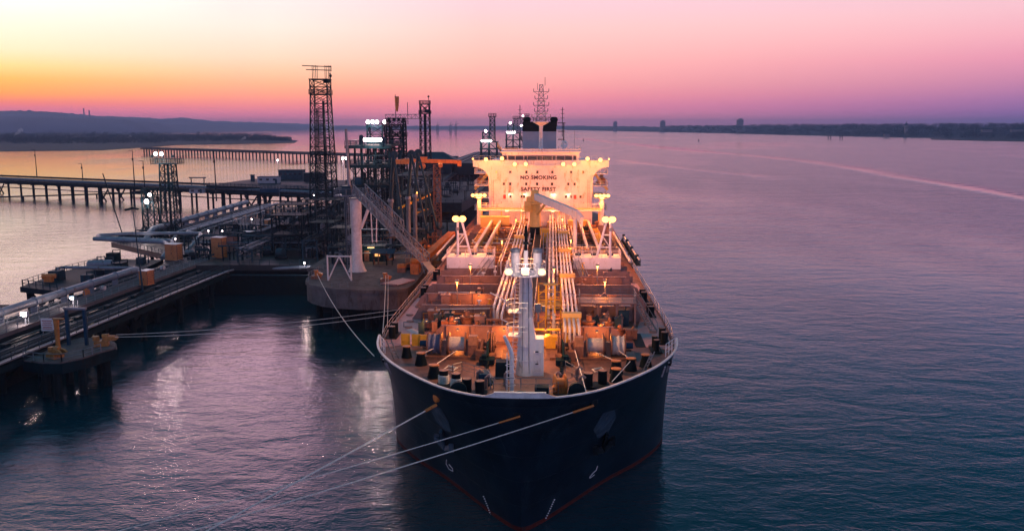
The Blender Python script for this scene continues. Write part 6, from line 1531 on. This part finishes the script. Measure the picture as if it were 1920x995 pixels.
for o,r,z,m,lb in [(-3.2,.66,8.8,m_pipe,'broad pale pipe on the near edge of the long trestle'),(-1.2,.4,8.6,m_pipe2,'dark pipe in the middle of the long trestle'),(1.2,.35,8.9,m_pipe2,'thin dark pipe on the far side of the long trestle'),(3.0,.5,9.8,m_steel,'raised dark pipe on the far edge of the long trestle')]:
    pipeline([A0+nv*o+Vector((0,0,z)),A1_+nv*o+Vector((0,0,z))],r,lb,m,10,'pipes on the long trestle',flange=14)
for X,top,y,lb in [(65,281,505,'tall unlit lamp standard at the left of the trestle'),(248,283,395,'tall unlit lamp standard near the lit platform tower'),(401,284,350,'tall unlit lamp standard right of the lit platform tower'),(268,302,385,'short mast beside the lit platform tower'),(325,312,370,'short signal mast right of the lit platform tower'),(153,307,450,'short signal mast on the trestle at left')]:
    x,z=qy(X,top,y); h=z-6.6; t=empty('lamp_standard',(x,y,6.6),lb,'lamp post','unlit masts along the trestle')
    MB().lathe((0,0,0),(0,0,1),[(0,.3),(h,.14)],7).build('post',m_steel,t); MB().bar((0,0,h),(-1.8,-.3,h+.1),.25,.18).box((-.1,0,h*.8),(.6,.5,1.0)).build('lamp_arm',m_steel,t)
t=empty('pipe_portal',(-158,402,7.8),'square goalpost frame standing on the trestle','frame')
for s_ in (-3,3): MB().box((s_,0,2.6),(.4,.4,5.2)).build('leg',m_steelm,t)
MB().box((0,0,5.2),(8,.5,.5)).build('crossbeam',m_steelm,t)
# low catwalk at far left
t=empty('low_walkway',(-235,446,1.6),'low narrow walkway just above the water at far left','walkway')
MB().bar((-80,-40,0),(24,12,0),1.6,.6).bar((20,10,.3),(27,13.5,.6),2.4,1.6).build('deck',m_pile,t)
for k in range(7): MB().tube((-70+k*15,-35+k*7.5,-5),(-70+k*15,-35+k*7.5,0),.4,7).build('pile',m_pile,t)
# crane barge mast and derrick leaning at left of the bundle tower
t=empty('leaning_derrick',(-108,226,6.9),'thin leaning boom in front of the wide lit platform tower','derrick')
MB().bar((-.4,0,0),(-4.4,-1,17.5),.22).bar((-.4,0,0),(-.4,0,-2),.5).build('boom',m_steel,t)
t=empty('tall_light_pole',(-72.3,157.8,6.2),'tall thin unlit light pole rising beside the small orange cabinet','lamp post')
MB().lathe((0,0,0),(-.055,0,1),[(0,.2),(6,.13),(15.6,.08)],8).box((0,0,.1),(.7,.7,.2)).build('pole',m_steelm,t)
MB().bar((-.8,0,15.6),(-2.2,-.3,15.2),.5,.4).bar((-.8,0,15.6),(.2,0,15.4),.4,.3).build('lamp_head',m_steel,t)
# buildings by the trestle end
def cabin(X,Y,z,w,d,h,label,m=m_white2,win=3,roofm=m_steelm):
    x,y=px(X,Y,z); t=empty('jetty_cabin',(x,y,z),label,'cabin','cabins at the end of the trestle')
    MB().box((0,0,h/2),(w,d,h)).build('wall',m,t); MB().box((0,0,h+.1),(w+.5,d+.5,.22)).build('roof',roofm,t)
    for k in range(win): 
        xx=-w/2+w*(k+.5)/win; MB().box((xx,-d/2-.04,h*.6),(min(1.3,w*.5/win),.06,.9)).build('window',m_glass,t)
    MB().box((w/2-.8,-d/2-.05,1.05),(.9,.06,2.0)).build('door',m_steelm,t)
m_greyw=mat('grey_cabin_panel',(.34,.34,.38),.6,var=.15,scale=.6)
cabin(505,343,10.1,9.5,5,2.9,'pale grey single storey cabin with dark windows on the trestle',m_greyw,3)
cabin(474,339,10.1,1.6,1.6,2.8,'narrow grey cabinet left of the pale cabin',m_steelm,1)
cabin(548,336,10.1,12,6,4.6,'dark two tone cabin with black roof behind the pale cabin',m_steelm,5,m_black)
cabin(590,340,10.1,9,5,4.0,'dark cabin close to the tallest lattice tower',m_steel,3)
cabin(370,362,7,6,3,1.8,'small pale box unit beside the wide lit platform tower',m_greyw,2)
t=empty('railed_gallery',(-104,380,9.6),'blue railed gallery deck in front of the cabins','platform')
MB().box((0,0,0),(34,5,.3)).bar((-17,-2.6,-.8),(17,-2.6,-.8),.3,1.4).build('deck',m_blue,t); MB().rail([(-17,-2.4,.1),(17,-2.4,.1)],1.3,1.4,.06).build('guard_rail',m_galv,t)
for k in range(7): MB().box((-16+k*5.3,0,-.9),(.3,.3,1.6)).build('leg',m_steel,t)
t=empty('trestle_platform',(-115,410,0),'wide piled platform carrying the cabins where the trestle ends','jetty platform')
MB().prism([(-36,-16),(34,-44),(40,14),(-28,42)],8.9,10.1).build('deck',m_steel,t)
for a,b in ((-30,-12),(-10,-22),(10,-30),(30,-38),(-24,30),(0,20),(30,8)): MB().tube((a,b,-4),(a,b,9),.9,8).build('pile',m_pile,t)
MB().rail([(-36,-16,10.1),(34,-44,10.1)],1.2,2,.08).build('guard_rail',m_steelm,t)
# covered conveyor slope
t=empty('sloping_pipe_bridge',(-58,236,7),'grey sloping covered pipe bridge rising towards the tallest tower','pipe bridge')
MB().bar((-12,-18,2.6),(4,8,8.2),2.2,1.6).build('cover',m_steelm,t)
for f in (.2,.6,.95): MB().box((-12+16*f,-18+26*f,(2.6+5.6*f)/2),(.4,.4,2.6+5.6*f)).build('leg',m_steel,t)
# spine beyond and far berths
sp=empty('jetty_spine',(-70,640,0),'dark jetty spine running away to the far berths','jetty')
MB().prism([(-7.6,-341),(22,-341),(14,-60),(8,380),(-8,380),(-12,-60),(-16,-262),(-8,-282)],5.0,6.8).build('deck',m_steel,sp)
for k in range(28):
    y=-330+k*25
    for s_ in (-8,6): MB().tube((s_,y,-4),(s_,y,5.1),.8,7).build('pile',m_pile,sp)
MB().rail([(14,-60,6.8),(8,380,6.8)],1.2,8,.1,2).rail([(22,-340,6.8),(14,-60,6.8)],1.2,4,.08,2).build('guard_rail',m_steelm,sp)
for o,lb in ((-3,'pale pipe along the spine to the far berths'),(1,'dark pipe along the spine to the far berths'),(4.5,'thin pipe at the river edge of the spine')):
    pipeline([(-70+o,330,7.6),(-70+o*.8,1010,7.6)],.5 if o<0 else .35,lb,m_pipe if o!=1 else m_pipe2,8,'pipes along the jetty spine',flange=30)
clutter(16,-84,-54,320,560,6.8,5,['pipe stand on the spine behind the berth','valve skid on the spine behind the berth','cable rack on the spine behind the berth','pump skid on the spine behind the berth'],['pipework','valves','cable rack','pump'],[m_steel,m_steelm,m_pipe2],2,6)
# quay-like second berth platform behind (dark mass left of the bridge)
t=empty('far_loading_platform',(-38,400,0),'dark loading platform behind the ship on the next berth','jetty platform')
MB().prism([(-30,-60),(8,-60),(12,0),(12,70),(-30,70)],3.4,7.2).build('cap',m_steel,t)
for y in range(-50,70,20):
    for x in (-24,-10,4): MB().tube((x,y,-4),(x,y,3.5),1.2,8).build('pile',m_pile,t)
MB().rail([(-30,-60,7.2),(8,-60,7.2),(12,0,7.2),(12,70,7.2)],1.2,3,.08).build('guard_rail',m_steelm,t)
clutter(18,-62,-28,345,465,7.2,6,['pipe stand on the far loading platform','valve skid on the far loading platform','cable rack on the far loading platform','pump skid on the far loading platform'],['pipework','valves','cable rack','pump'],[m_steel,m_steelm,m_pipe2],2,6)
x,y=-75,560
t=empty('control_house',(x+8,y,6.8),'dark control house with a pyramid roof behind the slender tower','building')
MB().box((0,0,4.5),(22,16,9)).build('wall',m_steel,t)
MB().add([(-13,-10,9),(13,-10,9),(13,10,9),(-13,10,9),(-5,0,13.5),(5,0,13.5)],[(0,1,5,4),(1,2,5),(2,3,4,5),(3,0,4),(3,2,1,0)]).build('roof',m_steelm,t)
for k in range(5): MB().box((-8+k*4,-8.05,5.8),(2.4,.1,2)).build('window',m_glass if k!=3 else e_win,t)
t=empty('store_house',(x+27,y+6,6.8),'low flat dark store beside the pyramid roofed control house','building')
MB().box((0,0,3.2),(15,12,6.4)).build('wall',m_steel,t); MB().box((0,0,6.5),(15.6,12.6,.3)).build('roof',m_steelm,t)
for k in range(3): MB().box((-4+k*4,-6.05,3.6),(1.8,.1,1.6)).build('window',m_glass,t)
def label_clutter():
    colr={'dark_jetty_steel':'black','grey_jetty_steel':'grey','galvanised_steel':'pale','dark_pipe_paint':'dark blue grey','oxide_machinery_paint':'rust brown'}
    kn=['looped pipe stand','valve skid','railed cable rack','pump skid']; grp={}
    for t,kd,h,mn,x,y,_ in CL:
        lm=min(LAND,key=lambda l:(l[0][0]-x)**2+(l[0][1]-y)**2)
        a,b=lm[0]; rel='behind' if y-b>6 else 'in front of' if b-y>6 else 'left of' if x<a else 'right of'
        hh='tall' if h>3.2 else 'low' if h<1.8 else 'mid height'
        grp.setdefault(f"{hh} {colr[mn]} {kn[kd]} {rel} {lm[1]}",[]).append((x,t))
    O=['leftmost','second from left','third from left','fourth from left','fifth from left','sixth from left']
    for lb,l in grp.items():
        l.sort(key=lambda q:q[0])
        for i,(x,t) in enumerate(l):
            t['label']=lb if len(l)==1 else lb+', '+O[min(i,5)]
            if len(t['label'].split())>16: t['label']=t['label'].replace('mid height','mid').replace('dark blue grey','bluish').replace(' the ',' ',1)
def far_berth(X,y,w,ztop,zmid,label,right,lab2,seed):
    x,_=qy(X,290,y); t=empty('far_berth_tower',(x,y,6),label,'loading tower','loading towers on the far berths')
    for a in (-w/2,0,w/2):
        for b in (-w/2,w/2): MB().box((a,b,zmid/2),(.9,.9,zmid)).build('column',m_steel,t)
    for k in range(4): MB().box((0,0,zmid*(k+1)/4),(w*1.15,w*1.1,.7)).build('floor',m_steel,t)
    mb=MB()
    for k in range(4): mb.bar((-w/2,-w/2,zmid*k/4),(0,-w/2,zmid*(k+1)/4),.5).bar((w/2,-w/2,zmid*k/4),(0,-w/2,zmid*(k+1)/4),.5)
    mb.build('brace',m_steel,t)
    MB().lattice((w*.22,0,zmid),w*.34,(w*.22,0,ztop),w*.3,6,.4,.6).build('mast',m_steel,t)
    MB().box((w*.22,0,ztop),(w*.5,w*.4,.6)).rail([(0,-w*.2,ztop),(w*.46,-w*.2,ztop)],2,1.5,.2,2).build('platform',m_steel,t)
    MB().lattice((-w*.2,0,zmid),w*.4,(-w*.2,0,zmid*1.35),w*.4,2,.4,.6).build('lamp_frame',m_steel,t)
    mb=MB()
    for k in range(4): mb.sphere((-w*.38+k*w*.17,-w*.6,zmid+.8),w*.085,8,(1,.5,.8))
    mb.build('floodlight',e_pink,t)
    MB().sphere((-w*.2,-w*.2,zmid*1.38),w*.08,8).build('floodlight',e_pink,t)
    light(t,(-w*.1,-w*.9,zmid),5200,PINK,'POINT',.8)
    MB().bar((w*.5,0,zmid*.9),(w*1.1,-2,zmid*.35),1.0).bar((w*.5,0,zmid),(w*1.0,-2,zmid*.55),.6).bar((w*1.1,-2,zmid*.35),(w*.8,-2,zmid*.1),.8).build('loading_arm',m_orange if right else m_steel,t)
far_berth(917,620,11,37,19.5,'nearer far berth tower with lit decks left of the bridge',True,'',1)
far_berth(962,800,12,37,24,'middle far berth tower just left of the radar mast',False,'',2)
far_berth(984,1000,11,42,30,'farthest berth tower partly hidden by the funnel',False,'',3)
t=empty('berth_deck',(-30,800,0),'far berth decks joined to the spine behind the bridge','jetty platform')
MB().prism([(-36,-210),(6,-210),(18,0),(26,230),(-36,230)],4,6.2).build('deck',m_steel,t)
for y in range(-200,230,40):
    for x in (-20,0,10): MB().tube((x-4,y,-4),(x-4,y,4.1),1.2,7).build('pile',m_pile,t)
# distant trestle
fa=Vector((-545,1190,0)); fb=Vector((-80,840,0)); dvf=(fb-fa).normalized(); nvf=Vector((-dvf.y,dvf.x,0)); Lf=(fb-fa).length
t=empty('far_trestle',(-360,1035,0),'distant low trestle running out from the marsh','trestle')
o=Vector((-360,1035,0))
MB().bar(fa-o+Vector((0,0,6)),fb-o+Vector((0,0,6)),7,1.6).build('deck',m_steel,t)
MB().bar(fa-o+Vector((0,0,7.6)),fb-o+Vector((0,0,7.6)),1.6,1.2).build('pipe',m_pipe2,t)
for k in range(84):
    c=fa.lerp(fb,(k+.5)/84)-o
    MB().tube((c.x,c.y,-4),(c.x,c.y,5.3),.8,6).build('pile',m_pile,t)
# mooring ropes
def rope(a,b,label,sag=.03,r=.05,m=m_rope,n=24,name='mooring_rope',chafe=None):
    a=Vector(a);b=Vector(b); L0=(b-a).length
    pts=[a.lerp(b,i/n)-Vector((0,0,4*sag*L0*(i/n)*(1-i/n))) for i in range(n+1)]
    o=MB().path([p-a for p in pts],r,6).build(name,m,None,True); o.location=a; tag(o,label,'rope','mooring ropes of the tanker')
    if chafe: 
        k=int(n*chafe); c=MB().path([(pts[i]-a) for i in range(0,max(2,k))],r*2.2,8).build('chafe_guard',m_orange,o,True)
    return o
def ext(a,X,Y,z,f=1.6):
    x,y=px(X,Y,z); b=Vector((x,y,z)); a=Vector(a); return a+(b-a)*f
a=(-7.4,73.9,12.5); rope(a,ext(a,385,995,7,1.35),'white mooring rope from the leftmost bow port, steepest of the bow ropes',.002,.065,chafe=.045)
a=(0.0,71.4,12.4); rope(a,ext(a,195,995,6,1.35),'thin bow rope from the centre of the stem, darkest of the three',.008,.04,chafe=.1)
a=(6.3,73.3,12.8); rope(a,ext(a,340,995,6,1.35),'bow rope from the right hand port crossing the whole stem',.006,.05,chafe=.07)
rope((-59.4,121.2,7.0),(-17.4,113.4,12.6),'upper of the twin ropes from the yellow hook to the ship shoulder',.012,.035)
rope((-59.4,120.6,6.8),(-17.2,110.6,12.6),'lower of the twin ropes from the yellow hook to the ship shoulder',.015,.035)
rope((-41.0,163.0,9.0),(-15.5,87.6,13.2),'long white rope from the corner of the loading platform to the bow',.015,.055)
rope((-27.4,160.4,9.2),(-16.6,98.5,13.0),'white rope from the middle of the platform to the ship shoulder',.015,.055)
rope((-27.0,160.6,9.2),(-16.6,101.5,13.0),'second rope beside the one from the platform middle',.02,.045)

label_clutter()
# ------------------------------------------------------------------ haze
mb=MB(); mb.box((0,6450,61),(16000,14100,126)); hz=mb.build('haze',None); tag(hz,'thin mauve evening haze over the estuary',kind='stuff')
m=bpy.data.materials.new('evening_haze'); m.use_nodes=True; t=m.node_tree; t.nodes.clear()
v=t.nodes.new('ShaderNodeVolumePrincipled'); v.inputs['Color'].default_value=(.55,.66,1,1); v.inputs['Density'].default_value=HAZE; v.inputs['Anisotropy'].default_value=.3
o=t.nodes.new('ShaderNodeOutputMaterial'); t.links.new(v.outputs[0],o.inputs['Volume']); hz.data.materials.append(m)
m.cycles.homogeneous_volume=True if hasattr(m.cycles,'homogeneous_volume') else None
